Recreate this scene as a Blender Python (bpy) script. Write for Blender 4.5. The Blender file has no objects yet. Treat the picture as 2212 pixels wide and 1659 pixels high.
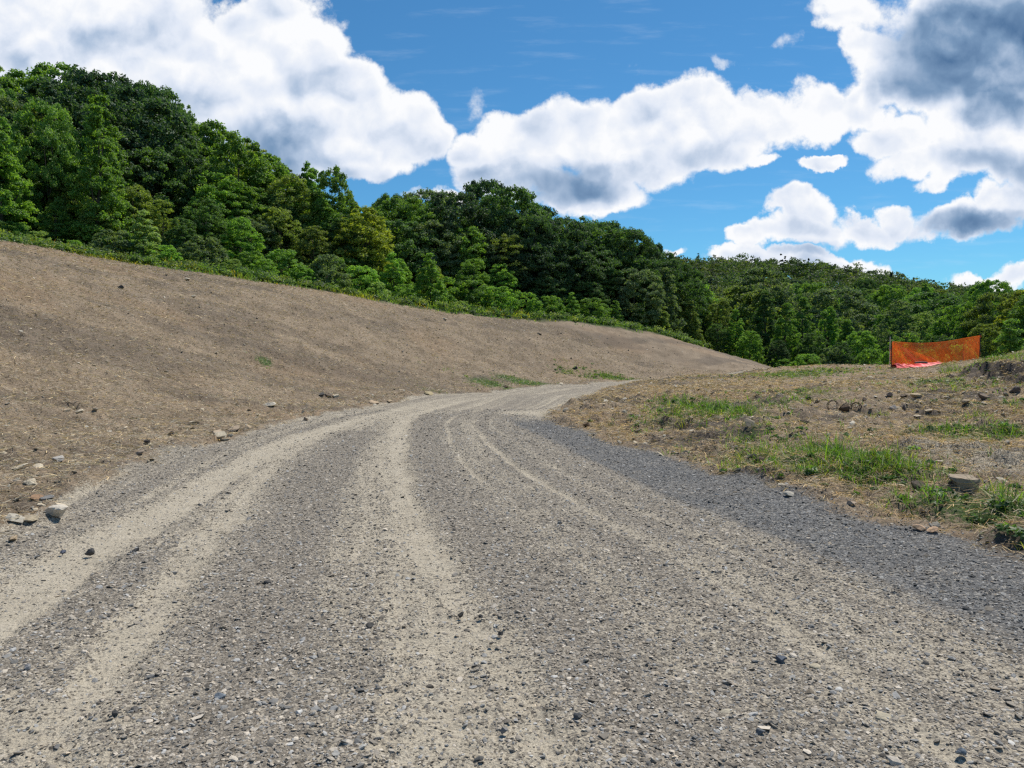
import bpy, math, random
import numpy as np
from mathutils import Vector

# ------------------------------------------------------------------ camera, world, sun, exposure
sc = bpy.context.scene
COL = sc.collection
F_PX, CX, CY, CAM_H, PITCH = 759.0, 512.0, 384.0, 1.6, math.radians(-2.57)
cam_d = bpy.data.cameras.new('camera')
cam_d.sensor_width = 36.0
cam_d.lens = 36.0 * F_PX / 1024.0
cam_d.clip_start, cam_d.clip_end = 0.05, 4000.0
cam = bpy.data.objects.new('camera', cam_d)
COL.objects.link(cam)
cam.location = (0, 0, CAM_H)
cam.rotation_euler = (math.pi / 2 + PITCH, 0, 0)
sc.camera = cam

SUN_EL, SUN_AZ = math.radians(58), math.radians(38)      # azimuth measured from +Y towards +X
sun_d = bpy.data.lights.new('sun', 'SUN')
sun_d.energy = 5.0
sun_d.angle = math.radians(0.53)
sun_d.color = (1.0, 0.945, 0.85)
sun = bpy.data.objects.new('sun', sun_d)
COL.objects.link(sun)
sdir = Vector((math.cos(SUN_EL) * math.sin(SUN_AZ), math.cos(SUN_EL) * math.cos(SUN_AZ), math.sin(SUN_EL)))
sun.rotation_euler = (-sdir).to_track_quat('-Z', 'Y').to_euler()
sun.location = sdir * 50

sc.view_settings.view_transform = 'Standard'
sc.view_settings.look = 'None'
sc.view_settings.exposure = 0.0
sc.view_settings.gamma = 1.0
sc.view_settings.use_curve_mapping = False
sc.render.engine = 'CYCLES'
cy = sc.cycles
cy.max_bounces, cy.diffuse_bounces, cy.glossy_bounces, cy.transmission_bounces = 5, 3, 2, 4
cy.transparent_max_bounces = 6
cy.caustics_reflective = cy.caustics_refractive = False
cy.use_denoising = False
cy.use_adaptive_sampling = False
cy.pixel_filter_type = 'BLACKMAN_HARRIS'
cy.filter_width = 1.35


# ---- node helpers
class S:
    """a node socket with arithmetic"""
    def __init__(s, nt, k): s.nt, s.k = nt, k
    def __add__(s, o): return M(s.nt, 'ADD', s, o)
    def __radd__(s, o): return M(s.nt, 'ADD', o, s)
    def __sub__(s, o): return M(s.nt, 'SUBTRACT', s, o)
    def __rsub__(s, o): return M(s.nt, 'SUBTRACT', o, s)
    def __mul__(s, o): return M(s.nt, 'MULTIPLY', s, o)
    def __rmul__(s, o): return M(s.nt, 'MULTIPLY', o, s)
    def __truediv__(s, o): return M(s.nt, 'DIVIDE', s, o)


def put(nt, sock, v):
    if isinstance(v, S): nt.links.new(v.k, sock)
    elif v is not None: sock.default_value = v


def M(nt, op, a, b=None, c=None, clamp=False):
    n = nt.nodes.new('ShaderNodeMath'); n.operation = op; n.use_clamp = clamp
    for i, v in enumerate((a, b, c)): put(nt, n.inputs[i], v)
    return S(nt, n.outputs[0])


def VM(nt, op, a, b=None, c=None):
    n = nt.nodes.new('ShaderNodeVectorMath'); n.operation = op
    for i, v in enumerate((a, b, c)):
        if op == 'SCALE' and i == 1: put(nt, n.inputs['Scale'], v)
        else: put(nt, n.inputs[i], v)
    return S(nt, n.outputs['Value'] if op in ('DOT_PRODUCT', 'LENGTH') else n.outputs[0])


def XYZ(nt, x=0.0, y=0.0, z=0.0):
    n = nt.nodes.new('ShaderNodeCombineXYZ')
    for i, v in enumerate((x, y, z)): put(nt, n.inputs[i], v)
    return S(nt, n.outputs[0])


def SEP(nt, v):
    n = nt.nodes.new('ShaderNodeSeparateXYZ'); put(nt, n.inputs[0], v)
    return [S(nt, o) for o in n.outputs]


def NOISE(nt, vec, scale, detail=4.0, rough=0.5, dist=0.0, col=False, dims='3D'):
    n = nt.nodes.new('ShaderNodeTexNoise'); n.noise_dimensions = dims
    put(nt, n.inputs['Vector'], vec)
    n.inputs['Scale'].default_value = scale; n.inputs['Detail'].default_value = detail
    n.inputs['Roughness'].default_value = rough; n.inputs['Distortion'].default_value = dist
    return S(nt, n.outputs['Color' if col else 'Fac'])


def VORO(nt, vec, scale, feature='F1', out='Distance', rand=1.0, detail=0.0, dims='3D'):
    n = nt.nodes.new('ShaderNodeTexVoronoi'); n.feature = feature; n.voronoi_dimensions = dims
    put(nt, n.inputs['Vector'], vec)
    n.inputs['Scale'].default_value = scale; n.inputs['Randomness'].default_value = rand
    if 'Detail' in n.inputs: n.inputs['Detail'].default_value = detail
    return S(nt, n.outputs[out])


def STEP(nt, v, a, b, lo=0.0, hi=1.0):
    n = nt.nodes.new('ShaderNodeMapRange'); n.interpolation_type = 'SMOOTHSTEP'
    put(nt, n.inputs[0], v)
    for i, q in enumerate((a, b, lo, hi)): put(nt, n.inputs[i + 1], q)
    return S(nt, n.outputs[0])


def MIX(nt, f, a, b, mode='MIX'):
    n = nt.nodes.new('ShaderNodeMix'); n.data_type = 'RGBA'; n.blend_type = mode
    put(nt, n.inputs[0], f)
    for sck, v in ((n.inputs[6], a), (n.inputs[7], b)):
        if isinstance(v, S): nt.links.new(v.k, sck)
        else: sck.default_value = (*v, 1.0) if len(v) == 3 else v
    return S(nt, n.outputs[2])


def RAMP(nt, f, stops):
    n = nt.nodes.new('ShaderNodeValToRGB'); put(nt, n.inputs[0], f)
    el = n.color_ramp.elements
    while len(el) < len(stops): el.new(0.5)
    for e, (p, c) in zip(el, stops): e.position = p; e.color = (*c, 1.0)
    return S(nt, n.outputs[0])


def ATTR(nt, name, out='Fac'):
    n = nt.nodes.new('ShaderNodeAttribute'); n.attribute_name = name
    return S(nt, n.outputs[out])


# ---- world: physical sky with cumulus, all in world directions
K = 1024.0 / 2212.0      # the photograph was measured on a 2212 pixel wide copy


def ray(px, py):
    """world direction of a point of the photograph"""
    a, b = (px * K - CX) / F_PX, (CY - py * K) / F_PX
    cp, sp = math.cos(PITCH), math.sin(PITCH)
    return np.array((a, cp - b * sp, sp + b * cp))


world = bpy.data.worlds.new('World')
sc.world = world
world.use_nodes = True
nt = world.node_tree
for n in list(nt.nodes): nt.nodes.remove(n)
sky = nt.nodes.new('ShaderNodeTexSky')
sky.sky_type = 'NISHITA'
sky.sun_disc = False
sky.sun_elevation = SUN_EL
sky.sun_rotation = SUN_AZ
sky.altitude = 400
sky.air_density, sky.dust_density, sky.ozone_density = 1.0, 0.25, 2.2
skyc = MIX(nt, 1.0, S(nt, sky.outputs[0]), (0.40, 0.85, 1.07), 'MULTIPLY')
tc = nt.nodes.new('ShaderNodeTexCoord')
dx, dy, dz = SEP(nt, S(nt, tc.outputs['Generated']))
ay = M(nt, 'MAXIMUM', M(nt, 'ABSOLUTE', dy), 0.2)
P0 = XYZ(nt, dx / ay, dz / ay, 0.0)
half = (0.5, 0.5, 0.5)
w1 = VM(nt, 'MULTIPLY_ADD', VM(nt, 'SUBTRACT', NOISE(nt, P0, 8.0, 7.0, 0.58, col=True, dims='2D'), half), (0.11, 0.09, 0.0), P0)
# blobs: centre, radii (photograph pixels), weight
CLOUDS = [
    # the big bank on the left
    (60, 60, 230, 150, 1.3), (-220, 200, 300, 300, 1.3), (260, 90, 220, 150, 1.3), (200, 260, 300, 150, .9), (330, 40, 75, 60, .8), (420, 180, 160, 110, 1.2), (540, 70, 120, 90, 1.1), (535, 150, 110, 80, 1.1),
    (610, 30, 105, 100, 1.1), (660, 120, 110, 90, 1.1), (740, 210, 120, 80, 1.1), (830, 270, 110, 90, 1.1), (890, 300, 95, 70, 1.1),
    (640, 250, 220, 130, 1.2), (780, 320, 190, 65, 1.1), (560, 340, 170, 110, .8), (470, 300, 150, 120, .8),
    # the long centre cloud
    (1010, 320, 80, 60, 1.1), (1120, 310, 130, 80, 1.2), (1260, 290, 140, 95, 1.2), (1400, 260, 130, 85, 1.2), (1500, 250, 120, 85, 1.2),
    (1240, 395, 190, 75, 1.1), (1100, 375, 160, 50, 1.0), (1500, 325, 110, 55, 1.0), (1270, 450, 105, 28, .8), (1420, 360, 120, 62, 1.0), (1340, 425, 110, 46, .9), (1560, 318, 85, 50, .9), (1180, 430, 130, 30, .8), (1640, 255, 120, 65, 1.0), (1760, 235, 110, 60, 1.0), (1850, 215, 90, 60, 1.0),
    # upper right
    (1850, 20, 110, 60, .8), (1890, 110, 80, 80, .9), (1820, 60, 60, 30, .6), (2060, 70, 200, 150, 1.4), (2240, 130, 230, 170, 1.4), (2010, 200, 130, 70, 1.0), (1960, 120, 120, 90, 1.0), (1990, 340, 90, 40, .8),
    (2130, 260, 160, 80, 1.2), (1930, 290, 90, 45, .9), (2100, 350, 130, 60, 1.0), (2220, 380, 90, 90, 1.1), (2050, 390, 60, 35, .8),
    # low right cumulus
    (1755, 445, 75, 52, 1.1), (1640, 520, 55, 35, 1.0), (1740, 505, 110, 45, 1.1), (1870, 490, 90, 42, 1.0), (1950, 470, 60, 42, .9), (2080, 490, 130, 45, 1.0),
    (2170, 440, 80, 55, 1.1), (1730, 575, 200, 32, 1.1), (1580, 575, 75, 18, .8), (1860, 580, 80, 25, .9), (2130, 610, 125, 30, 1.0), (2230, 590, 90, 35, 1.0),
    # scraps
    (1775, 345, 55, 22, .9), (950, 425, 75, 26, .7), (1350, 152, 38, 24, .20), (1720, 92, 36, 24, .20), (1580, 142, 44, 16, .23), (1050, 212, 44, 32, .19), (1650, 335, 40, 20, .6), (1455, 565, 40, 10, .5),
]
SHADE = [  # parts of the clouds whose undersides we see: centre, radii, depth of grey
    (1220, 398, 230, 66, .85), (1100, 388, 150, 42, .6), (1330, 385, 130, 45, .55), (2110, 110, 250, 125, 1.45), (2260, 90, 250, 150, 1.45), (1985, 180, 140, 65, .9), (2180, 225, 150, 55, .8), (2190, 380, 130, 55, .42),
    (2120, 490, 190, 38, .85), (1780, 540, 190, 20, .5), (1980, 510, 90, 28, .5), (560, 350, 190, 120, .85), (760, 400, 220, 50, .6), (450, 260, 130, 70, .35), (200, 280, 320, 110, .7), (20, 170, 120, 90, .3), (660, 190, 80, 60, .30), (240, 90, 120, 60, .22), (1740, 580, 60, 24, .28), (2130, 345, 90, 30, .3),
    (1830, 330, 160, 20, .15),
]


def blob_field(P, blobs, start, k=None):
    acc = None
    for cx, cy_, rx, ry, w in blobs:
        d = ray(cx, cy_); u0, v0 = d[0] / d[1], d[2] / d[1]
        iu, iv = F_PX / (rx * K), F_PX / (ry * K)
        q = VM(nt, 'MULTIPLY_ADD', P, (iu, iv, 0.0), (-u0 * iu, -v0 * iv, 0.0))
        f = M(nt, 'MULTIPLY_ADD', VM(nt, 'DOT_PRODUCT', q, q), -w, w)
        if acc is None: acc = M(nt, 'MAXIMUM', f, start)
        elif k: acc = M(nt, 'SMOOTH_MAX', acc, f, k)
        else: acc = M(nt, 'MAXIMUM', acc, f)
    return acc


field = M(nt, 'MINIMUM', blob_field(w1, CLOUDS, -1.2, 0.22), 1.25)
# cauliflower relief: two samples a little apart along the way to the sun
PA = VM(nt, 'MULTIPLY_ADD', VM(nt, 'SUBTRACT', NOISE(nt, P0, 16.0, 2.0, 0.5, col=True, dims='2D'), half), (0.03, 0.03, 0.0), P0)


def billow(P):
    a = NOISE(nt, P, 6.0, 6.0, 0.52, dims='2D')
    b = VORO(nt, P, 12.0, 'F1', rand=1.0, detail=1.6, dims='2D')
    return M(nt, 'MULTIPLY_ADD', b, -0.42, a)


bn = billow(PA)
bs = billow(VM(nt, 'ADD', PA, (0.003, 0.016, 0.0)))
fray = NOISE(nt, P0, 17.0, 8.0, 0.68, dims='2D') - 0.5
dens = M(nt, 'MULTIPLY_ADD', bn + (-0.20) + fray * 0.80, 1.0, field)
alpha = STEP(nt, dens, 0.06, 0.54)
shade = M(nt, 'MINIMUM', M(nt, 'MAXIMUM', blob_field(VM(nt, 'SCALE', VM(nt, 'ADD', w1, PA), 0.5), SHADE, 0.0, 0.2), 0.0), 0.84)
edge = STEP(nt, dens, 0.30, 1.05, 0.20, 0.0)
light = 0.82 + (bn - bs) * 1.0 + fray * 0.34 - shade * 0.70 + (NOISE(nt, P0, 4.5, 4.0, 0.55, dims='2D') - 0.5) * 0.16 + edge
ccol = RAMP(nt, light, [(0.0, (0.060, 0.145, 0.30)), (0.28, (0.20, 0.32, 0.50)), (0.52, (0.45, 0.56, 0.73)), (0.75, (0.76, 0.82, 0.93)), (0.96, (0.97, 0.98, 1.0))])
ccol = VM(nt, 'SCALE', ccol, 10.0)
# thin high streaks near the horizon
cir = STEP(nt, NOISE(nt, VM(nt, 'MULTIPLY', P0, (3.0, 22.0, 1.0)), 3.0, 5.0, 0.6, dims='2D'), 0.52, 0.9, 0.0, 0.13)
skyc = MIX(nt, cir, skyc, (8.0, 9.0, 10.0))
bgc = MIX(nt, alpha, skyc, ccol)
bg = nt.nodes.new('ShaderNodeBackground')
nt.links.new(bgc.k, bg.inputs[0])
bg.inputs[1].default_value = 0.1
wo = nt.nodes.new('ShaderNodeOutputWorld')
nt.links.new(bg.outputs[0], wo.inputs[0])
world.cycles.sampling_method = 'MANUAL'
world.cycles.sample_map_resolution = 512

# ------------------------------------------------------------------ numpy tools
rng = np.random.default_rng(7)


def hash2(ix, iy, seed):
    h = (ix.astype(np.int64) * 374761393 + iy.astype(np.int64) * 668265263 + seed * 982451653) & 0x7fffffff
    h = ((h ^ (h >> 13)) * 1274126177) & 0x7fffffff
    return ((h ^ (h >> 16)) & 0xffff) / 65535.0


def vnoise(x, y, seed=0):
    """smooth value noise, 0..1"""
    ix, iy = np.floor(x), np.floor(y)
    fx, fy = x - ix, y - iy
    fx, fy = fx * fx * (3 - 2 * fx), fy * fy * (3 - 2 * fy)
    a, b = hash2(ix, iy, seed), hash2(ix + 1, iy, seed)
    c, d = hash2(ix, iy + 1, seed), hash2(ix + 1, iy + 1, seed)
    return (a * (1 - fx) + b * fx) * (1 - fy) + (c * (1 - fx) + d * fx) * fy


def fbm(x, y, scale, octs=4, seed=0, gain=0.5):
    s, amp, tot = np.zeros_like(x), 1.0, 0.0
    x, y = x * scale, y * scale
    for o in range(octs):
        s += amp * vnoise(x + 17.3 * o, y - 9.1 * o, seed + o)
        tot += amp; amp *= gain
        x, y = (x * 0.8 - y * 0.6) * 2.0, (x * 0.6 + y * 0.8) * 2.0
    return s / tot


def sstep(v, a, b):
    t = np.clip((v - a) / (b - a), 0, 1)
    return t * t * (3 - 2 * t)


def polyline_dist(x, y, pts):
    """distance, arc length, signed side (positive right of the direction of travel)"""
    best = np.full(x.shape, 1e9); arc = np.zeros(x.shape); side = np.zeros(x.shape)
    s0 = 0.0
    for (ax, ay_), (bx, by) in zip(pts[:-1], pts[1:]):
        ex, ey = bx - ax, by - ay_
        L = math.hypot(ex, ey)
        t = np.clip(((x - ax) * ex + (y - ay_) * ey) / (L * L), 0, 1)
        qx, qy = x - (ax + t * ex), y - (ay_ + t * ey)
        d = np.hypot(qx, qy)
        m = d < best
        best[m] = d[m]; arc[m] = (s0 + t * L)[m]
        side[m] = np.where(ex * qy - ey * qx < 0, 1.0, -1.0)[m]
        s0 += L
    return best, arc, side


def spline(pts, n=8):
    """Catmull-Rom through the points"""
    p = np.array(pts, float)
    p = np.vstack([2 * p[0] - p[1], p, 2 * p[-1] - p[-2]])
    out = []
    for i in range(1, len(p) - 2):
        for t in np.linspace(0, 1, n, endpoint=False):
            a, b, c, d = p[i - 1], p[i], p[i + 1], p[i + 2]
            out.append(0.5 * (2 * b + (c - a) * t + (2 * a - 5 * b + 4 * c - d) * t * t + (3 * b - a - 3 * c + d) * t ** 3))
    out.append(p[-2])
    return [tuple(q) for q in out]


def at_depth(px, py, depth):
    d = ray(px, py); d = d / d[1] * depth
    return np.array((d[0], depth, CAM_H + d[2]))


def flat(px, py):
    d = ray(px, py); t = -CAM_H / d[2]
    return (d[0] * t, d[1] * t)


# ------------------------------------------------------------------ the lie of the land
LEFT_EDGE = [(-5.4, -12), (-4.7, -2), (-4.45, 4)] + [flat(*q) for q in ((0, 1150), (150, 1080), (300, 1010), (440, 960), (560, 930), (680, 900), (840, 870), (950, 852), (1100, 840), (1220, 832), (1350, 824))] + [(11, 42.5), (18, 45.5), (28, 47), (40, 46)]
RIGHT_EDGE = [(5.6, -12), (4.9, -2), (4.4, 3.5)] + [flat(*q) for q in ((2212, 1205), (1980, 1145), (1700, 1070), (1500, 1010), (1350, 965), (1250, 930), (1190, 905), (1240, 870), (1290, 850), (1340, 832))] + [(10, 38.6), (17, 41.5), (28, 43), (40, 42)]
LEFT_S, RIGHT_S = spline(LEFT_EDGE, 4), spline(RIGHT_EDGE, 4)
CREST = [(-330, 440, 27), (-160, 490, 30), (0, 524, 32), (250, 568, 34), (500, 600, 36), (750, 640, 40), (1000, 678, 44), (1250, 700, 48), (1400, 720, 50.5), (1500, 745, 53), (1600, 775, 56), (1690, 799, 60)]
CREST_W = [at_depth(*c) for c in CREST]
ctrl = []
for x, y in LEFT_EDGE + RIGHT_EDGE: ctrl.append((x, y, 0.0))
for x, y in ((0, -12), (0, 0), (0, 6), (-1, 12), (-2, 18), (0, 26), (5, 33)): ctrl.append((x, y, 0.03))
for i, c in enumerate(CREST):
    ctrl.append(tuple(CREST_W[i]))
    u = i / (len(CREST) - 1)
    rise1, rise2 = (2, 34) if c[0] < 600 else ((0, 16) if c[0] < 1100 else ((-6, -8) if c[0] < 1450 else (-22, -30)))
    ctrl.append(tuple(at_depth(c[0], c[1] - rise1, c[2] + 8)))
    if c[0] < 1650: ctrl.append(tuple(at_depth(c[0] * 1.0, c[1] - rise2, c[2] + 34)))
# foot and middle of the bare slope
for (fx, fy), ci in (((-6.2, 8), 2), ((-6.6, 13), 3), ((-6.4, 18), 4), ((-5.2, 23), 5), ((-2.8, 30), 6), ((2, 36), 7), ((7.5, 42), 8)):
    c = CREST_W[ci]
    ctrl.append((fx, fy, 0.16))
    ctrl.append((fx * .5 + c[0] * .5, fy * .5 + c[1] * .5, 0.16 + (c[2] - .16) * .53))
ctrl += [(-8, 2, .5), (-14, 6, 1.9), (-24, 14, 4.2), (-10, -8, .7), (-24, -8, 3.5), (-40, 8, 7.5)]
# the rough plot on the right
ctrl += [(4.9, 6.3, .08), (6.8, 9.4, .2), (4.4, 9.5, .12), (3.6, 13, .14), (8.8, 13, .3), (3.2, 18, .2), (6.5, 18, .26), (12.3, 18.3, .5), (4.2, 24, .18), (8, 25, .34), (13, 25, .55), (8, 4, .25), (12, 8, .6), (18, 16, .9)]
for q in ((1400, 822, 36), (1500, 812, 38), (1600, 806, 40), (1700, 800, 42), (1800, 797, 40), (1900, 792, 38), (2020, 788, 37), (2118, 779, 36), (2212, 757, 32), (2330, 735, 30)): ctrl.append(tuple(at_depth(*q)))
for q in ((1960, 816, 29), (2060, 824, 26), (2110, 798, 31), (1900, 808, 32), (2175, 806, 25), (2150, 776, 34.5), (1990, 800, 33), (1800, 815, 32), (1700, 822, 32), (1600, 828, 31)): ctrl.append(tuple(at_depth(*q)))
ctrl += [(30, 20, 1.9), (20, 2, 1.0), (15, -10, .6), (40, 0, 2.0)]
ctrl += [(22, 52, -1.0), (30, 54, -1.2), (42, 52, -1.0), (28, 68, -2.6), (40, 70, -2.8), (60, 70, -2.5), (55, 45, .5), (70, 30, 2.0)]
ctrl += [(20, 95, -1.5), (50, 110, -2.5), (90, 90, -2), (110, 40, 2), (100, -40, 2), (0, -60, 0), (60, -60, 1), (-60, -60, 5), (-100, 0, 18), (-100, 60, 26), (-60, 110, 22), (-20, 120, 15)]
ctrl = np.array(ctrl)
SC_T = 30.0


def tps_kernel(ax, ay_, bx, by):
    r2 = (ax[:, None] - bx[None]) ** 2 + (ay_[:, None] - by[None]) ** 2
    return 0.5 * r2 * np.log(r2 + 1e-12)


cx_, cy2, cz_ = ctrl[:, 0] / SC_T, ctrl[:, 1] / SC_T, ctrl[:, 2]
nC = len(ctrl)
A = np.zeros((nC + 3, nC + 3))
A[:nC, :nC] = tps_kernel(cx_, cy2, cx_, cy2) + np.eye(nC) * 2e-4
A[:nC, nC], A[:nC, nC + 1], A[:nC, nC + 2] = 1, cx_, cy2
A[nC:, :nC] = A[:nC, nC:].T
W_T = np.linalg.solve(A, np.concatenate([cz_, np.zeros(3)]))


def base_height(x, y):
    shp = x.shape
    x, y = x.ravel(), y.ravel()
    r = np.hypot(x, y)
    k = np.minimum(1.0, 125.0 / np.maximum(r, 1e-6))
    xs, ys = x * k / SC_T, y * k / SC_T
    z = np.empty_like(x)
    for i in range(0, len(x), 40000):
        j = slice(i, i + 40000)
        z[j] = tps_kernel(xs[j], ys[j], cx_, cy2) @ W_T[:nC] + W_T[nC] + W_T[nC + 1] * xs[j] + W_T[nC + 2] * ys[j]
    # wooded ridge far behind
    az = np.degrees(np.arctan2(x, y))
    ridge = np.interp(az, [-180, -60, 0, 18, 24, 34, 45, 90, 180], [8, 45, 48, 39, 32, 15, 13, 10, 8])
    far = -2.5 + (ridge + 2.5) * sstep(r, 125, 450) + 4 * (fbm(x, y, 1 / 90.0, 3, 5) - .5)
    t = sstep(r, 85, 170)
    return (z * (1 - t) + far * t).reshape(shp)


# the low cut bank at the right
BANK = spline([at_depth(*q)[:2] for q in ((2030, 802, 28.5), (2085, 799, 26), (2140, 797, 23.5), (2212, 797, 21), (2330, 800, 18.5), (2500, 820, 16))], 5)


def zones(x, y):
    """signed distances that tell the road, the slope and the plot apart"""
    dl, arc, sl = polyline_dist(x, y, LEFT_S)
    dr, _, sr = polyline_dist(x, y, RIGHT_S)
    wob = (fbm(x, y, 1.1, 4, 11) - .5) * 0.9
    wl = dl * sl + wob                # > 0: right of the left edge
    wr = -dr * sr + wob * .8          # > 0: left of the right edge
    road = np.minimum(wl, wr)
    road = np.where(np.hypot(x, y) > 55, -5.0, road)
    left = (sl < 0) & (dl < 200)
    return road, left, arc


def height(x, y):
    x, y = np.asarray(x, float), np.asarray(y, float)
    r = np.hypot(x, y)
    z = base_height(x, y)
    road, left, _ = zones(x, y)
    on_road = sstep(road, -.35, .25)
    near = 1 - sstep(r, 70, 120)
    db, ab, sb = polyline_dist(x, y, BANK)
    fade = sstep(ab, 0.3, 3.0)
    bump = fbm(x, y, 2.2, 3, 23)
    z = z + 0.50 * fade * sstep(-db * sb + (bump - .5) * 1.6, -.42, .28) * (1 - sstep(db, 1.5, 6))
    rough_l = (fbm(x, y, .55, 3, 31) - .5) * .16 + (fbm(x, y, 2.4, 5, 37, .66) - .5) * .19 + sstep(fbm(x, y, 2.0, 3, 39), .66, .76) * (fbm(x, y, 7.0, 3, 53) - .2) * .16
    rough_r = (fbm(x, y, .7, 3, 41) - .5) * .34 + (fbm(x, y, 2.4, 5, 43, .66) - .5) * .36
    rough_l = rough_l + (fbm((x * .83 + y * .55) * .22, (y * .83 - x * .55) * 1.1, 1.0, 4, 45, .6) - .5) * .22
    clod = sstep(fbm(x, y, 1.4, 3, 47), .60, .74) * (fbm(x, y, 6.0, 3, 53) - .2) * .22
    off = np.where(left, rough_l, (rough_r + clod * sstep(r, 5.5, 9)) * (1 - .6 * sstep(r, 20, 32)))
    rd = (fbm(x, y, 1.2, 3, 61) - .5) * .05 + (fbm(x, y, 9.0, 3, 67) - .5) * .022
    edge = np.exp(-((road + .15) / .22) ** 2) * .035
    return z + near * (off * (1 - on_road) + rd * on_road + edge)


def hit(px, py, dmax=140.0):
    """where the sight line of a photograph point meets the land"""
    d = ray(px, py); d = d / d[1]
    t = np.geomspace(2.2, dmax, 1600)
    zz = height(d[0] * t, t) - (CAM_H + d[2] * t)
    i = int(np.argmax(zz > 0))
    if zz[i] <= 0: i = len(t) - 1
    if i > 0 and zz[i] > 0:
        k = zz[i - 1] / (zz[i - 1] - zz[i]); q = t[i - 1] + k * (t[i] - t[i - 1])
    else: q = t[i]
    return np.array((d[0] * q, q, CAM_H + d[2] * q))


def hz(x, y): return float(height(np.array([x]), np.array([y]))[0])


# ------------------------------------------------------------------ building blocks
def tag(o, label=None, cat=None, group=None, kind=None):
    for k, v in (('label', label), ('category', cat), ('group', group), ('kind', kind)):
        if v: o[k] = v
    return o


def mesh_np(name, v, faces, mats=(), attrs=None, smooth=False, fmat=None):
    """mesh from arrays; faces is a list of (n, 3) / (n, 4) index arrays"""
    me = bpy.data.meshes.new(name)
    faces = [f for f in (faces if isinstance(faces, list) else [faces]) if len(f)]
    v = np.asarray(v, np.float32)
    me.vertices.add(len(v)); me.vertices.foreach_set('co', v.ravel())
    loops = np.concatenate([f.ravel() for f in faces]).astype(np.int32)
    sizes = np.concatenate([np.full(len(f), f.shape[1]) for f in faces])
    starts = np.concatenate([[0], np.cumsum(sizes)[:-1]]).astype(np.int32)
    me.loops.add(len(loops)); me.loops.foreach_set('vertex_index', loops)
    me.polygons.add(len(sizes)); me.polygons.foreach_set('loop_start', starts)
    for m in mats: me.materials.append(m)
    if fmat is not None: me.polygons.foreach_set('material_index', np.asarray(fmat, np.int32))
    me.update(calc_edges=True)
    me.polygons.foreach_set('use_smooth', np.full(len(sizes), smooth))
    for k, a in (attrs or {}).items():
        a = np.asarray(a, np.float32)
        if a.ndim == 2:
            at = me.attributes.new(k, 'FLOAT_COLOR', 'POINT')
            at.data.foreach_set('color', np.hstack([a, np.ones((len(a), 1), np.float32)]).ravel())
        else:
            at = me.attributes.new(k, 'FLOAT', 'POINT'); at.data.foreach_set('value', a)
    return me


def link(name, me, parent=None, loc=None):
    o = bpy.data.objects.new(name, me); COL.objects.link(o)
    if parent is not None: o.parent = parent
    if loc is not None: o.location = loc
    return o


def empty(name, loc=(0, 0, 0), rz=0.0):
    o = bpy.data.objects.new(name, None); COL.objects.link(o)
    o.empty_display_size = .2
    o.location = loc; o.rotation_euler = (0, 0, rz)
    return o


def new_mat(name):
    m = bpy.data.materials.new(name); m.use_nodes = True
    t = m.node_tree
    for n in list(t.nodes): t.nodes.remove(n)
    out = t.nodes.new('ShaderNodeOutputMaterial')
    return m, t, out


def principled(t, out, col, rough=0.9, spec=0.2, normal=None):
    b = t.nodes.new('ShaderNodeBsdfPrincipled')
    put(t, b.inputs['Base Color'], col if isinstance(col, S) else (*col, 1.0))
    put(t, b.inputs['Roughness'], rough)
    b.inputs['Specular IOR Level'].default_value = spec
    if normal is not None: t.links.new(normal.k, b.inputs['Normal'])
    t.links.new(b.outputs[0], out.inputs[0])
    return b


def BUMP(t, h, strength=.5, dist=.01):
    n = t.nodes.new('ShaderNodeBump')
    n.inputs['Strength'].default_value = strength; n.inputs['Distance'].default_value = dist
    put(t, n.inputs['Height'], h)
    return S(t, n.outputs[0])


def pos(t):
    n = t.nodes.new('ShaderNodeNewGeometry')
    return S(t, n.outputs['Position'])


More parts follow.
